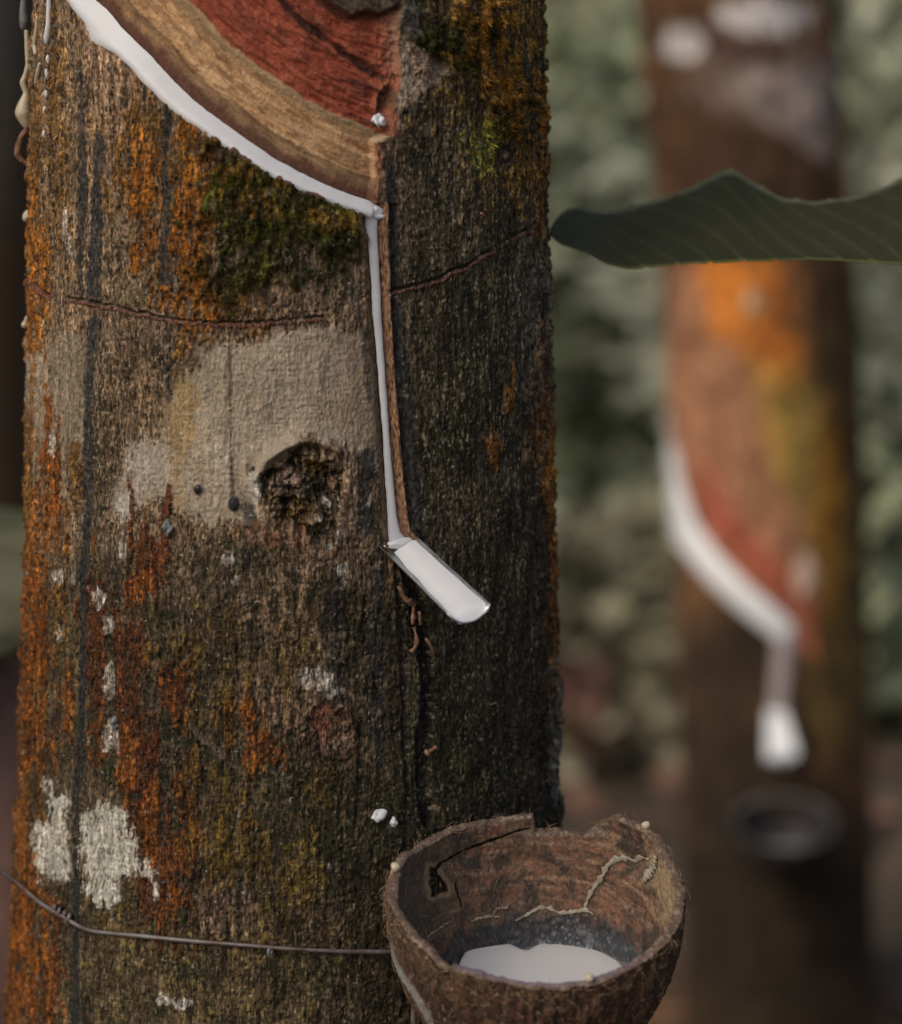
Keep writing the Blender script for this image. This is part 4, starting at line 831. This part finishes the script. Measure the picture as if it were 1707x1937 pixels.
# wet translucent skin behind the pool
M_WET, nt, b = mat_base('wet_latex_film'); b.inputs['Base Color'].default_value = (0.20, 0.22, 0.24, 1); b.inputs['Roughness'].default_value = 0.12; b.inputs['Specular IOR Level'].default_value = 0.7; add_bump(nt, b, 120, 0.4, 0.002)
fp = [(990, 1802), (1000, 1786), (1020, 1773), (1050, 1766), (1090, 1764), (1130, 1768), (1160, 1776), (1185, 1790), (1200, 1806), (1200, 1822), (1175, 1835), (1100, 1835), (1020, 1830)]
fr_ = resample(np.array(fp + fp[:1], float), 60)[:-1]; Fm = on_level(fr_[:, 0], fr_[:, 1], ZL - 0.0009); cmf = Fm.mean(0)
set_props(mesh('film', np.concatenate([cmf + (Fm - cmf) * k_ + np.array([0, 0, dz]) for k_, dz in ((1.02, -0.0012), (1, -0.0003), (0.8, 0), (0.02, 0))]), [grid_faces(4, 59, True)], M_WET, cup))
# drops on the rim and fibres
for x, y, rpx, lab in [(733, 1638, 10, 'cream latex drop on the cup rim beside the trunk'), (1225, 1552, 9, 'pale latex drop on the raised lobe of the cup rim'), (1118, 1844, 9, 'cream latex drop on the rim in front of the white pool')]:
    pxr, pyr = project(Ri[4]); i_ = int(np.argmin((pxr - x) ** 2 + (pyr - y) ** 2)); c = Ri[4][i_] + sh['ax'] * 0.001
    r_ = rpx * 0.000178; V, Fa = blob_mesh(c, np.eye(3) * r_, 18, 12, 0.12, int(x)); set_props(mesh('latex_drop', V, Fa, M_DRY, None, origin=tuple(c)), lab, 'latex drop')
fb = []; r4 = np.random.default_rng(9); outn = (sh['outer'] - (cc - sh['ax'] * 0.01)); outn /= np.linalg.norm(outn, axis=-1)[..., None]
for i in range(620):
    ti = int(abs(r4.normal(0, 1)) * 12) if i % 2 else int(r4.uniform(0, 110)); ti = min(ti, NT - 1); pi_ = int(r4.uniform(0, NP)); p0 = sh['outer'][ti, pi_]; n_o = outn[ti, pi_]
    L = r4.uniform(0.0015, 0.006) * (1.4 if i % 9 == 0 else 0.8); tdir = r4.normal(0, 1, 3); tdir -= n_o * (tdir @ n_o) * 0.8; tdir /= np.linalg.norm(tdir); s_ = np.linspace(0, 1, 5)[:, None]
    P3 = p0 + tdir * L * s_ + n_o * (0.0004 + 0.0010 * np.sin(s_ * 2.6) * r4.uniform(0.2, 1.2)) + np.cross(tdir, n_o) * (0.3 * L * s_ ** 2 * r4.normal(0, 1))
    fb.append(tube(P3, np.linspace(0.00011, 0.00005, 5), 4, False))
for i in range(46):
    ti = int(r4.uniform(2, 80)); pi_ = int(r4.uniform(0, NP // 2)); p0 = sh['inner'][ti, pi_]; n_o = -outn[ti, pi_]; tdir = r4.normal(0, 1, 3); tdir -= n_o * (tdir @ n_o); tdir /= np.linalg.norm(tdir); s_ = np.linspace(0, 1, 6)[:, None]; L = r4.uniform(0.003, 0.011)
    fb.append(tube(p0 + tdir * L * s_ + n_o * (0.0004 + 0.0006 * np.sin(s_ * 3)) + np.cross(tdir, n_o) * (0.35 * L * s_ ** 2 * r4.normal(0, 1)), 0.00009, 4, False))
V, Fa = merge(fb); o = mesh('husk_fibre', V, Fa, M_FIBRE, outer_o); o['kind'] = 'stuff'

# ------------------------------------------------------------------ big leaf reaching in from the right
topE = [(1040, 438), (1052, 412), (1068, 398), (1100, 391), (1145, 402), (1200, 389), (1250, 376), (1310, 352), (1368, 321), (1392, 323), (1430, 348), (1480, 375), (1540, 383), (1620, 370), (1660, 355), (1707, 336), (1800, 305), (1900, 320), (2000, 365), (2120, 430)]
botE = [(1040, 442), (1060, 460), (1100, 474), (1140, 494), (1190, 508), (1260, 501), (1380, 493), (1560, 490), (1707, 498), (1850, 506), (2000, 485), (2120, 440)]
tE = smooth_pts(resample(np.array(topE, float), 170), 2); bE = smooth_pts(resample(np.array(botE, float), 170), 2)
bx_ = np.interp(tE[:, 0], bE[:, 0], bE[:, 1]); nL, mL = 170, 48
kk = np.linspace(0, 1, mL); PXl = np.repeat(tE[:, :1], mL, 1); PYl = bx_[:, None] * (1 - kk) + tE[:, 1:2] * kk
wid = np.clip((bx_ - tE[:, 1]) / 120, 0.05, 1.2)[:, None]
dep = 0.020 + (kk[None, :] - 0.15) * 0.085 * wid + 0.010 * np.sin(PXl / 90) * kk
PL = at_y(PXl, PYl, dep)
vein = np.zeros(PL.shape[:2])
for x0 in range(1010, 2050, 62):
    vx = x0 + 210 * (1 - kk) ** 0.8 * 1.0; vein = np.maximum(vein, np.exp(-((PXl - vx[None, :]) / 3.0) ** 2) * (0.75))
PL[..., 2] += 0.0012 * vein + 0.0005 * fbm(PXl / 40, PYl / 25, 4, 3)
cl = np.zeros(PL.shape); lay2(cl, np.ones(PL.shape[:2]), (0.048, 0.048, 0.020)); lay2(cl, 0.6 * sstep(-.3, .5, fbm(PXl / 130, PYl / 60, 6, 4)), (0.036, 0.040, 0.017)); lay2(cl, 0.8 * vein, (0.115, 0.12, 0.055))
lay2(cl, 0.8 * sstep(0.62, 0.8, vnoise(PXl / 9, PYl / 6, 8)) * sstep(0.3, 0.7, vnoise(PXl / 60, PYl / 40, 9)), (0.05, 0.045, 0.025)); lay2(cl, 0.8 * (kk[None, :] > 0.95), (0.17, 0.18, 0.11)); lay2(cl, 0.8 * (kk[None, :] < 0.02), (0.13, 0.14, 0.05))
plant = empty('broadleaf_sapling', (0.36, 0.10, 0.0), 'grey-green wavy edged leaf of a sapling hanging between the two tapped trees', 'plant')
PLb = PL - np.array([0, 0, 0.0006]); q2 = grid_faces(nL, mL); oo = nL * mL
i = np.arange(nL - 1); e_ = np.concatenate([np.stack([i * mL + c_, (i + 1) * mL + c_, (i + 1) * mL + c_ + oo, i * mL + c_ + oo], -1) for c_ in (0, mL - 1)])
mesh('leaf', np.concatenate([PL.reshape(-1, 3), PLb.reshape(-1, 3)]), [np.concatenate([q2, q2[:, ::-1] + oo, e_])], M_LEAFV, plant, np.concatenate([np.tile(cl.reshape(-1, 3), (2, 1)), np.full((2 * oo, 1), 0.75)], 1))
endp = PL[-1, mL // 2]; M_STEM = mat_noise('green_stem', (0.06, 0.08, 0.025), (0.13, 0.15, 0.06), 60, 0.7)
sx = endp[0] + 0.05
V, Fa = tube(np.array([endp + np.array([-0.02, 0, 0]), endp + np.array([0.02, 0, 0.008]), [sx, endp[1], endp[2] - 0.02]]), 0.0016, 8); mesh('petiole', V, Fa, M_STEM, plant)
zz3 = np.linspace(0, endp[2] + 0.15, 12); V, Fa = tube(np.stack([sx + 0.01 * np.sin(zz3 * 4) - 0.01 * math.sin((endp[2] - 0.02) * 4), endp[1] + 0 * zz3, zz3], -1), np.linspace(0.006, 0.002, 12), 8); mesh('stem', V, Fa, M_STEM, plant)
plant_leaf = leaf_cards(np.array([[sx, endp[1], zz3[-1]], [sx, endp[1], zz3[-1] - 0.1], [sx, endp[1], zz3[-1] - 0.45]]), np.random.default_rng(4), 0.14, 0.2)

# ------------------------------------------------------------------ second tapped tree
NC2, NR2 = 240, 560
zs2 = np.linspace(-0.05, 1.75, NR2); th2, z2 = np.meshgrid(np.linspace(-math.pi, math.pi, NC2, endpoint=False), zs2); th2 = th2.ravel(); z2 = z2.ravel()
b2 = T2.pos(th2, z2); X2, Y2 = project(b2); front = np.cos(th2) > 0.0
S2 = th2 * 100; Z2 = z2 * 1000; a1 = fbm(S2 / 14, Z2 / 30, 1, 4); a2 = fbm(S2 / 5, Z2 / 12, 4, 4)
c2 = np.zeros((len(S2), 3)); 
def lay3(m, c): lay2(c2, m * front, c)
lay2(c2, np.ones(len(S2)), (0.11, 0.06, 0.03)); lay2(c2, 0.7 * sstep(0, 0.5, a1 + 0.4 * a2), (0.20, 0.095, 0.035)); lay2(c2, 0.6 * sstep(0.1, 0.5, -a1), (0.05, 0.035, 0.02))
def E(x, y, rx, ry, w=0.35, rot=0): return sstep(-w, w, ell(X2, Y2, x, y, rx, ry, rot) + 0.4 * a2)
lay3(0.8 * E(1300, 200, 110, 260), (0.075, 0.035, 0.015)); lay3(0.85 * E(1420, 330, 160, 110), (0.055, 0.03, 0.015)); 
lay3(0.9 * E(1450, 150, 150, 70), (0.19, 0.13, 0.10)); lay3(0.95 * E(1445, 30, 85, 34, 0.2), (0.62, 0.58, 0.56)); lay3(0.95 * E(1290, 82, 40, 34, 0.2), (0.52, 0.48, 0.46)); lay3(0.7 * E(1420, 100, 70, 24), (0.06, 0.03, 0.025))
lay3(0.9 * sstep(-10, 12, sdf(X2 + 10 * a2, Y2 + 10 * a2, [(1370, 150), (1400, 130), (1575, 130), (1582, 320), (1550, 300), (1500, 262), (1430, 222), (1395, 190)])), (0.34, 0.27, 0.235))
lay3(0.85 * E(1615, 380, 26, 160), (0.42, 0.17, 0.03))
lay3(0.9 * E(1390, 590, 105, 140), (0.52, 0.17, 0.03)); lay3(0.8 * E(1370, 540, 60, 60), (0.60, 0.20, 0.03)); lay3(0.8 * E(1490, 690, 40, 60), (0.50, 0.13, 0.015)); lay3(0.85 * E(1300, 650, 40, 150), (0.33, 0.17, 0.10))
lay3(0.85 * E(1420, 820, 110, 130), (0.44, 0.25, 0.06)); lay3(0.8 * E(1300, 770, 50, 80), (0.40, 0.21, 0.11)); lay3(0.9 * E(1425, 570, 20, 22, 0.25), (0.5, 0.36, 0.22)); lay3(0.9 * E(1385, 790, 24, 34, 0.3), (0.52, 0.42, 0.30))
lay3(0.85 * E(1590, 720, 60, 260), (0.08, 0.05, 0.02)); lay3(0.7 * E(1510, 860, 40, 180), (0.30, 0.20, 0.05)); lay3(0.8 * E(1570, 980, 30, 200), (0.36, 0.17, 0.02)); lay3(0.7 * E(1620, 1100, 40, 200), (0.15, 0.10, 0.03))
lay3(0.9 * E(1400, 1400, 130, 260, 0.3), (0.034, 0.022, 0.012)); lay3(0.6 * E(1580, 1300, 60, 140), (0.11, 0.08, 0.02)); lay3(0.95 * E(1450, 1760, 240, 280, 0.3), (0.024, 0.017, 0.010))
L2 = [(1235, 780), (1252, 850), (1266, 930), (1290, 1000), (1340, 1066), (1400, 1126), (1450, 1166), (1490, 1200)]
d_, v_, s_d = polydist(X2, Y2, L2, [22] * 8, margin=320, far=900); t2 = -d_ * s_d; pn = (t2 > -18) & (X2 < 1520 + 0.1 * (Y2 - 1000)) & (t2 < 215) & (Y2 > 640) & front
pm = pn * sstep(215, 170, t2 + 20 * a2)
lay3(pm, (0.34, 0.16, 0.085)); lay3(0.85 * pm * sstep(25, 50, t2) * sstep(120, 70, t2) * sstep(820, 980, Y2), (0.38, 0.085, 0.05)); lay3(pm * sstep(125, 160, t2 + 20 * a2), (0.33, 0.16, 0.085)); lay3(0.9 * E(1525, 1090, 22, 44), (0.45, 0.33, 0.26))
h2 = 0.003 * a1 + 0.0012 * a2 - 0.004 * sstep(-18, 6, t2) * pm
V2 = T2.pos(th2, z2, h2); rt2 = empty('rubber_tree', (float(T2.cx(0.0)), 1.9, 0), 'second tapped rubber tree with bright orange patches standing behind the wavy leaf', 'tree')
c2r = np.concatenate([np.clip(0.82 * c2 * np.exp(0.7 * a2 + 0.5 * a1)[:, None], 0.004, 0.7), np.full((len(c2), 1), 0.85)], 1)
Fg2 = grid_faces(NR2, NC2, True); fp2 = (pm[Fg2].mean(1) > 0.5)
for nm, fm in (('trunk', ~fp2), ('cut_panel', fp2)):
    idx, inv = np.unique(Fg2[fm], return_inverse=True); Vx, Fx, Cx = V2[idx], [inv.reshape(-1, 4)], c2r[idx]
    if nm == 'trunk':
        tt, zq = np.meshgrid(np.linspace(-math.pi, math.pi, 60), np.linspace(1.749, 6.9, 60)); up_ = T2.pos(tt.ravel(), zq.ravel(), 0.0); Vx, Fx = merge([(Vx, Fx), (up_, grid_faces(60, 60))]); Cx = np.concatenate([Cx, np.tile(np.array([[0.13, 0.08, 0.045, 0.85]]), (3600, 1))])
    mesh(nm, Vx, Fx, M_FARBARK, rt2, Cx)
crown(rt2, float(T2.cx(6.5)), 1.9, 6.5, 800, 1.6, M_CROWN, 15, 6.8)
lx2 = empty('latex_stream', tuple(T2.at(1490, 1200)), 'blurred white latex running down the cut of the second tree', 'latex')
a = ribbon(T2, L2, [16, 22, 24, 24, 23, 22, 22, 20], lambda k: 0.001 - 0.003 * sstep(-0.6, 1.0, k), n=120, rag=2, dome=0.003); mesh('cut_latex', *a, M_LATEX, lx2)
M_THINLATEX = mat_latex('thin_latex', (0.36, 0.31, 0.31), 0.4, 0.0)
a = ribbon(T2, [(1486, 1196), (1480, 1250), (1474, 1310), (1470, 1360)], [18, 16, 15, 14], lambda k: 0.0005 + 0 * k, n=60, rag=2, dome=0.002); mesh('channel_latex', *a, M_THINLATEX, lx2)
y2_ = T2.at(1470, 1360)[1]
P2_, sp2 = spout(T2, ((1452, 1345), (1449, 1437)), ((1484, 1342), (1510, 1426)), (y2_, y2_ - 0.045), (y2_, y2_ - 0.042), 0.005, 'small spout coated with white latex on the second tree', None)
Pq = P2_.copy(); kq = np.linspace(0, 1, P2_.shape[1]); Pq[..., 2] += 0.005 * (1 - np.abs(2 * kq - 1) ** 2.4)[None] + 0.0008
set_props(mesh('latex_pool', Pq.reshape(-1, 3), [grid_faces(*P2_.shape[:2])], M_LATEX, None, origin=tuple(Pq[10, 6])), 'white latex filling the spout on the second tree', 'latex')
cc2 = at_y(1484, 1556, 1.9 - 0.150); sh2 = make_shell(cc2, 0.0525, 0.06, R(12), [(0, 0), (40, 0.004), (90, 0.002), (180, 0), (270, -0.002), (360, 0)], 90, 36, 0.003, 5)
cup2 = empty('coconut_shell_cup', tuple(cc2 - sh2['ax'] * 0.06), 'dark coconut shell cup on the second tree, out of focus', 'cup'); q = grid_faces(36, 90, True)
cA = np.tile(np.array([[0.018, 0.015, 0.014, 0.6]]), (36 * 90, 1)); mesh('inner_wall', sh2['inner'].reshape(-1, 3), q[:, ::-1], M_SHELL, cup2, cA); mesh('husk_wall', sh2['outer'].reshape(-1, 3), q, M_SHELL, cup2, cA * np.array([0.9, 0.8, 0.7, 1.3]))
k = np.linspace(0, 1, 4)[:, None, None]; mesh('rim', (sh2['inner'][0][None] * (1 - k) + sh2['outer'][0][None] * k + sh2['ax'] * 0.001 * np.sin(k * 3.1)).reshape(-1, 3), grid_faces(4, 90, True), M_SHELL, cup2, np.concatenate([np.tile(0.05 + 0.17 * sstep(0.0, 0.8, np.sin(sh2['ph'][0]))[None, :, None] * np.array([1, 0.85, 0.85]), (4, 1, 1)).reshape(-1, 3), np.full((360, 1), 0.7)], 1))  # rim paler at the back: light on it put into the colour
pl = cc2 - sh2['ax'] * 0.036; an = np.arange(40) * 2 * math.pi / 40; rg = np.stack([0.036 * np.cos(an), 0.036 * np.sin(an), 0 * an], -1)
set_props(mesh('latex_pool', np.concatenate([pl + rg, pl + rg * 0.5, pl + rg * 0.02]), [grid_faces(3, 40, True)], M_DRYGREY, None, origin=tuple(pl)), 'greyish latex in the dark cup of the second tree', 'latex')

# ------------------------------------------------------------------ ground, stones, undergrowth, plantation behind
gx = np.concatenate([-np.geomspace(150, 4, 24), np.linspace(-3.9, 3.9, 90), np.geomspace(4, 150, 24)])
GX, GY = np.meshgrid(gx, gx + 3.0)
def ground_z(x, y): 
    b = 0.06 * fbm(x * 0.9, y * 0.9, 5, 4) * np.clip(np.hypot(x + 0.07, y) / 0.6 - 0.3, 0, 1)
    return b + 0.05 * np.clip(y - 4, 0, 60)
GZ = ground_z(GX, GY); g = mesh('ground', np.stack([GX, GY, GZ], -1).reshape(-1, 3), grid_faces(len(gx), len(gx)), M_GROUND); g['kind'] = 'structure'
r5 = np.random.default_rng(21)
# fallen leaves
M_LITTER = mat_noise('dry_leaf', (0.055, 0.03, 0.018), (0.24, 0.125, 0.085), 1.7, 0.8, 0.0, 0.01)
p = np.stack([r5.uniform(-5, 5, 7000), r5.uniform(-2, 11, 7000), np.zeros(7000)], -1); p[:, 2] = ground_z(p[:, 0], p[:, 1]) + r5.uniform(0.005, 0.05, 7000)
V, Fa = leaf_cards(p, r5, 0.06, 0.16, 0.0); Vr = V.reshape(-1, 7, 3); Vr[..., 2] = Vr[:, :1, 2] + (Vr[..., 2] - Vr[:, :1, 2]) * 0.25
set_props(mesh('leaf_litter', Vr.reshape(-1, 3), Fa, M_LITTER, smooth=False), 'dry brown and reddish leaves carpeting the plantation floor', 'leaf litter', None, 'stuff')
# stones left of the trunk
def stone(name, c, rad, mat, seed, label):
    n, m = 90, 60; tt = np.linspace(0, math.pi, m); ph = np.arange(n) * 2 * math.pi / n; TT, PP = np.meshgrid(tt, ph, indexing='ij')
    d = np.stack([np.sin(TT) * np.cos(PP), np.sin(TT) * np.sin(PP), np.cos(TT)], -1)
    k = 1 + 0.10 * fbm(d[..., 0] * 2 + 5 + d[..., 2], d[..., 1] * 2 + seed + d[..., 2] * 1.5, seed, 3) + 0.03 * fbm(d[..., 0] * 9 + d[..., 2] * 5, d[..., 1] * 9, seed + 2, 4)
    V = (d * k[..., None] * np.array(rad) + np.array(c)).reshape(-1, 3)
    return set_props(mesh(name, V, [grid_faces(m, n, True)], mat, None, origin=(c[0], c[1], c[2] - rad[2])), label, 'boulder')
e = at_y(0, 1108, 0.40); zl_ = at_y(0, 1192, 0.40)[2]
stone('boulder', (e[0] - 0.10, 0.40, e[2]), (0.165, 0.17, 0.033), M_ROCKA, 3, 'flat mossy grey-green stone lying on a reddish boulder behind the near trunk')
stone('boulder', (e[0] - 0.13, 0.42, zl_ - 0.44), (0.235, 0.27, 0.53), M_ROCKB, 6, 'tall reddish brown boulder under a flat mossy stone behind the near trunk')

GT = 'rubber trees further back in the plantation'
def back_tree(name, x, y, r, seed, label, dark=1.0, lean=0.0):
    zs = np.linspace(-0.1, 7.0, 60); tt = np.linspace(-math.pi, math.pi, 36, endpoint=False); TT, Zq = np.meshgrid(tt, zs); zg = float(ground_z(np.array(x), np.array(y)))
    nb = fbm(TT * 3 + seed, Zq * 4, seed, 4); rr_ = r * (1 - 0.06 * Zq) * (1 + 0.06 * nb) + 0.05 * np.clip(0.2 - Zq, 0, 1)
    V = np.stack([x + lean * Zq + rr_ * np.cos(TT), y + rr_ * np.sin(TT), zg + Zq], -1).reshape(-1, 3)
    n2_ = fbm(TT * 2.5 + seed * 3, Zq * 2.2, seed + 5, 4).ravel()[:, None]; c = np.array([[0.13, 0.085, 0.05]]) * np.exp(0.6 * nb.ravel())[:, None]; c = c + (np.array([[0.30, 0.27, 0.22]]) - c) * sstep(0.0, 0.4, n2_); c = c + (np.array([[0.26, 0.11, 0.03]]) - c) * sstep(0.1, 0.5, -n2_) * 0.8
    t_ = empty(name, (x, y, zg), label, 'tree', GT); mesh('trunk', V, [grid_faces(60, 36, True)], M_FARBARK, t_, np.concatenate([c * dark, np.full((len(c), 1), 0.9)], 1))
    return t_
BT = [(-0.62, 2.5, 0.19, 'broad trunk darkened for shade behind the near tree beside the boulders', 0.3), (3.2, 7.2, 0.11, 'slim rubber trunk far behind the second tree', 1.2), (0.30, 8.6, 0.10, 'slender pale rubber trunk far behind between the two tapped trees', 1.3),  # broad trunk's bark darkened: its shade is put into the colour
      (-2.6, 6.5, 0.12, 'rubber trunk far behind the broad dark trunk', 0.8), (1.95, 9.6, 0.10, 'thin rubber trunk far behind, almost hidden by the shrubs', 1.2)]
protoC = None
for i, (x, y, r, lab, dk) in enumerate(BT):
    t_ = back_tree('rubber_tree', x, y, r, i + 2, lab, dk, 0.01 * (i - 2))
    if protoC is None:
        p = r5.normal(0, 1, (600, 3)); p /= np.linalg.norm(p, axis=1)[:, None]; p *= (r5.uniform(0.25, 1, (600, 1)) ** 0.5) * np.array([1.5, 1.5, 0.9])
        V, Fa = leaf_cards(p + np.array([x, y, 7.4]), r5, 0.12, 0.24); protoC = mesh('crown', V, Fa, M_CROWN, t_, smooth=False)
        offC = np.array([x, y, 0.0]) - np.array(t_.location); 
    else:
        cpy = bpy.data.objects.new('crown', protoC.data); COL.objects.link(cpy); cpy.parent = t_; cpy.rotation_euler = (0, 0, i * 1.3)
# unseen tree added on the sunny side so its crown dims the tapped trees
t_ = back_tree('rubber_tree', -4.85, -4.75, 0.12, 9, 'unseen rubber tree added to shade the two tapped trees', 1.0)
rs_ = np.random.default_rng(77); p = rs_.normal(0, 1, (5200, 3)); p /= np.linalg.norm(p, axis=1)[:, None]; p *= (rs_.uniform(0.1, 1, (5200, 1)) ** 0.45) * np.array([2.0, 2.0, 1.0])
V, Fa = leaf_cards(p + np.array([-4.85, -4.75, 7.6]), rs_, 0.14, 0.26); mesh('crown', V, Fa, M_CROWN, t_, smooth=False)
# undergrowth shrubs
SM = [mat_noise('shrub_leaf_a', (0.20, 0.23, 0.13), (0.42, 0.45, 0.29), 2.5, 0.6, 0.0, 0.01, trans=0.35), mat_noise('shrub_leaf_b', (0.30, 0.32, 0.23), (0.58, 0.59, 0.46), 2.2, 0.6, 0.0, 0.01, trans=0.35),
      mat_noise('shrub_leaf_c', (0.10, 0.125, 0.08), (0.27, 0.29, 0.20), 2.8, 0.6, 0.0, 0.01, trans=0.3), mat_noise('shrub_leaf_d', (0.28, 0.27, 0.17), (0.55, 0.50, 0.35), 2.4, 0.6, 0.0, 0.01, trans=0.35)]
SM.append(mat_noise('dry_shrub_leaf', (0.22, 0.11, 0.085), (0.46, 0.29, 0.22), 2.5, 0.7, 0.0, 0.01, trans=0.3))
DESC = ['mid green', 'pale grey-green', 'dark green', 'yellowish green', 'dry pinkish brown']
shr_mesh = {}
def shrub(x, y, hgt, wid, k, label):
    zg = float(ground_z(np.array(x), np.array(y))); rt = empty('shrub', (x, y, zg), label, 'shrub', 'undergrowth shrubs behind the trees')
    rs = np.random.default_rng(int(abs(x * 1000) + y * 77)); n = 1100 if k < 4 else 300; ls_ = 1.0 if k < 4 else 0.55
    cl_ = rs.uniform(-1, 1, (14, 3)) * np.array([wid, wid * 0.7, 0.42 * hgt]) + np.array([0, 0, 0.52 * hgt]); p = cl_[rs.integers(0, 14, n)] + rs.normal(0, 0.13, (n, 3)) * np.array([wid * 1.3, wid, hgt * 0.8]); p[:, 2] = np.clip(p[:, 2], 0.05, None)
    V, Fa = leaf_cards(p + np.array([x, y, zg]), rs, 0.05 * ls_, 0.12 * ls_, 0.15, 0.6); mesh('foliage', V, Fa, SM[k], rt, smooth=False)
    st = []
    for c in cl_[:7]:
        s_ = np.linspace(0, 1, 5)[:, None]; st.append(tube(np.array([x, y, zg]) + np.array([0.03, 0, 0]) * rs.normal(0, 1) * (1 - s_) + c * s_ * np.array([1, 1, 1]), np.linspace(0.012, 0.004, 5), 6))
    for s_m in st: mesh('stem', s_m[0], s_m[1], M_STEM, rt)
SH = [(0.185, 2.95, 0.20, 0.05, 4), (0.29, 4.7, 0.62, 0.20, 4), (0.24, 3.05, 0.34, 0.16, 3), (0.52, 3.2, 0.42, 0.18, 0), (0.62, 3.75, 0.75, 0.25, 1), (0.30, 4.0, 0.85, 0.25, 2), (1.62, 3.5, 0.8, 0.25, 0), (0.42, 4.3, 1.0, 0.30, 0), (0.75, 5.2, 1.25, 0.4, 1), (0.15, 5.6, 1.3, 0.4, 3), (1.2, 6.0, 1.4, 0.45, 2), (1.75, 4.4, 1.1, 0.35, 1), (2.1, 5.3, 1.4, 0.45, 3), (1.55, 5.4, 0.9, 0.35, 0), (0.55, 6.8, 1.6, 0.6, 1), (1.5, 7.6, 1.7, 0.7, 0), (2.6, 6.9, 1.7, 0.6, 1),
      (-0.4, 6.6, 1.5, 0.5, 2), (0.9, 8.8, 1.9, 0.8, 3), (2.3, 9.0, 2.0, 0.8, 2), (0.0, 9.4, 2.0, 0.8, 1), (3.3, 9.0, 2.0, 0.8, 0), (-1.6, 8.0, 1.6, 0.7, 2), (1.5, 10.8, 2.2, 0.9, 1), (3.0, 11.4, 2.3, 0.9, 3)]
WHERE = ['very low one beside the near trunk', 'standing among the green ones', 'knee-high one nearest the near trunk', 'knee-high one nearest the second tree', 'low one just left of the second tree', 'low one close behind the near trunk', 'low one just past the second tree', 'between the near trunk and the second tree', 'just behind the gap between the tapped trees', 'behind the gap, close to the near trunk', 'hidden mostly by the second tree', 'right behind the second tree on its far side', 'tall one past the second tree', 'low one at the foot of the second tree', 'in the middle row behind the gap',
         'in the middle row behind the second tree', 'in the middle row past the second tree', 'behind the near trunk', 'in the back row behind the gap', 'in the back row behind the second tree', 'in the back row beside the slender pale trunk', 'in the back row past the second tree', 'behind the broad dark trunk', 'in the farthest row behind the second tree', 'in the farthest row past the second tree']
for (x, y, hh, ww, k), wh in zip(SH, WHERE): shrub(x, y, hh, ww, k, DESC[k] + ' shrub ' + wh)
# extra leaves of the sapling
for k_ in range(3):
    V = plant_leaf[0].reshape(3, 7, 3)[k_]; mesh('leaf', V, [np.array([[0, 1, 6], [1, 2, 6], [2, 3, 6], [3, 4, 6], [4, 5, 6], [5, 0, 6]])], M_STEM, plant, smooth=False)
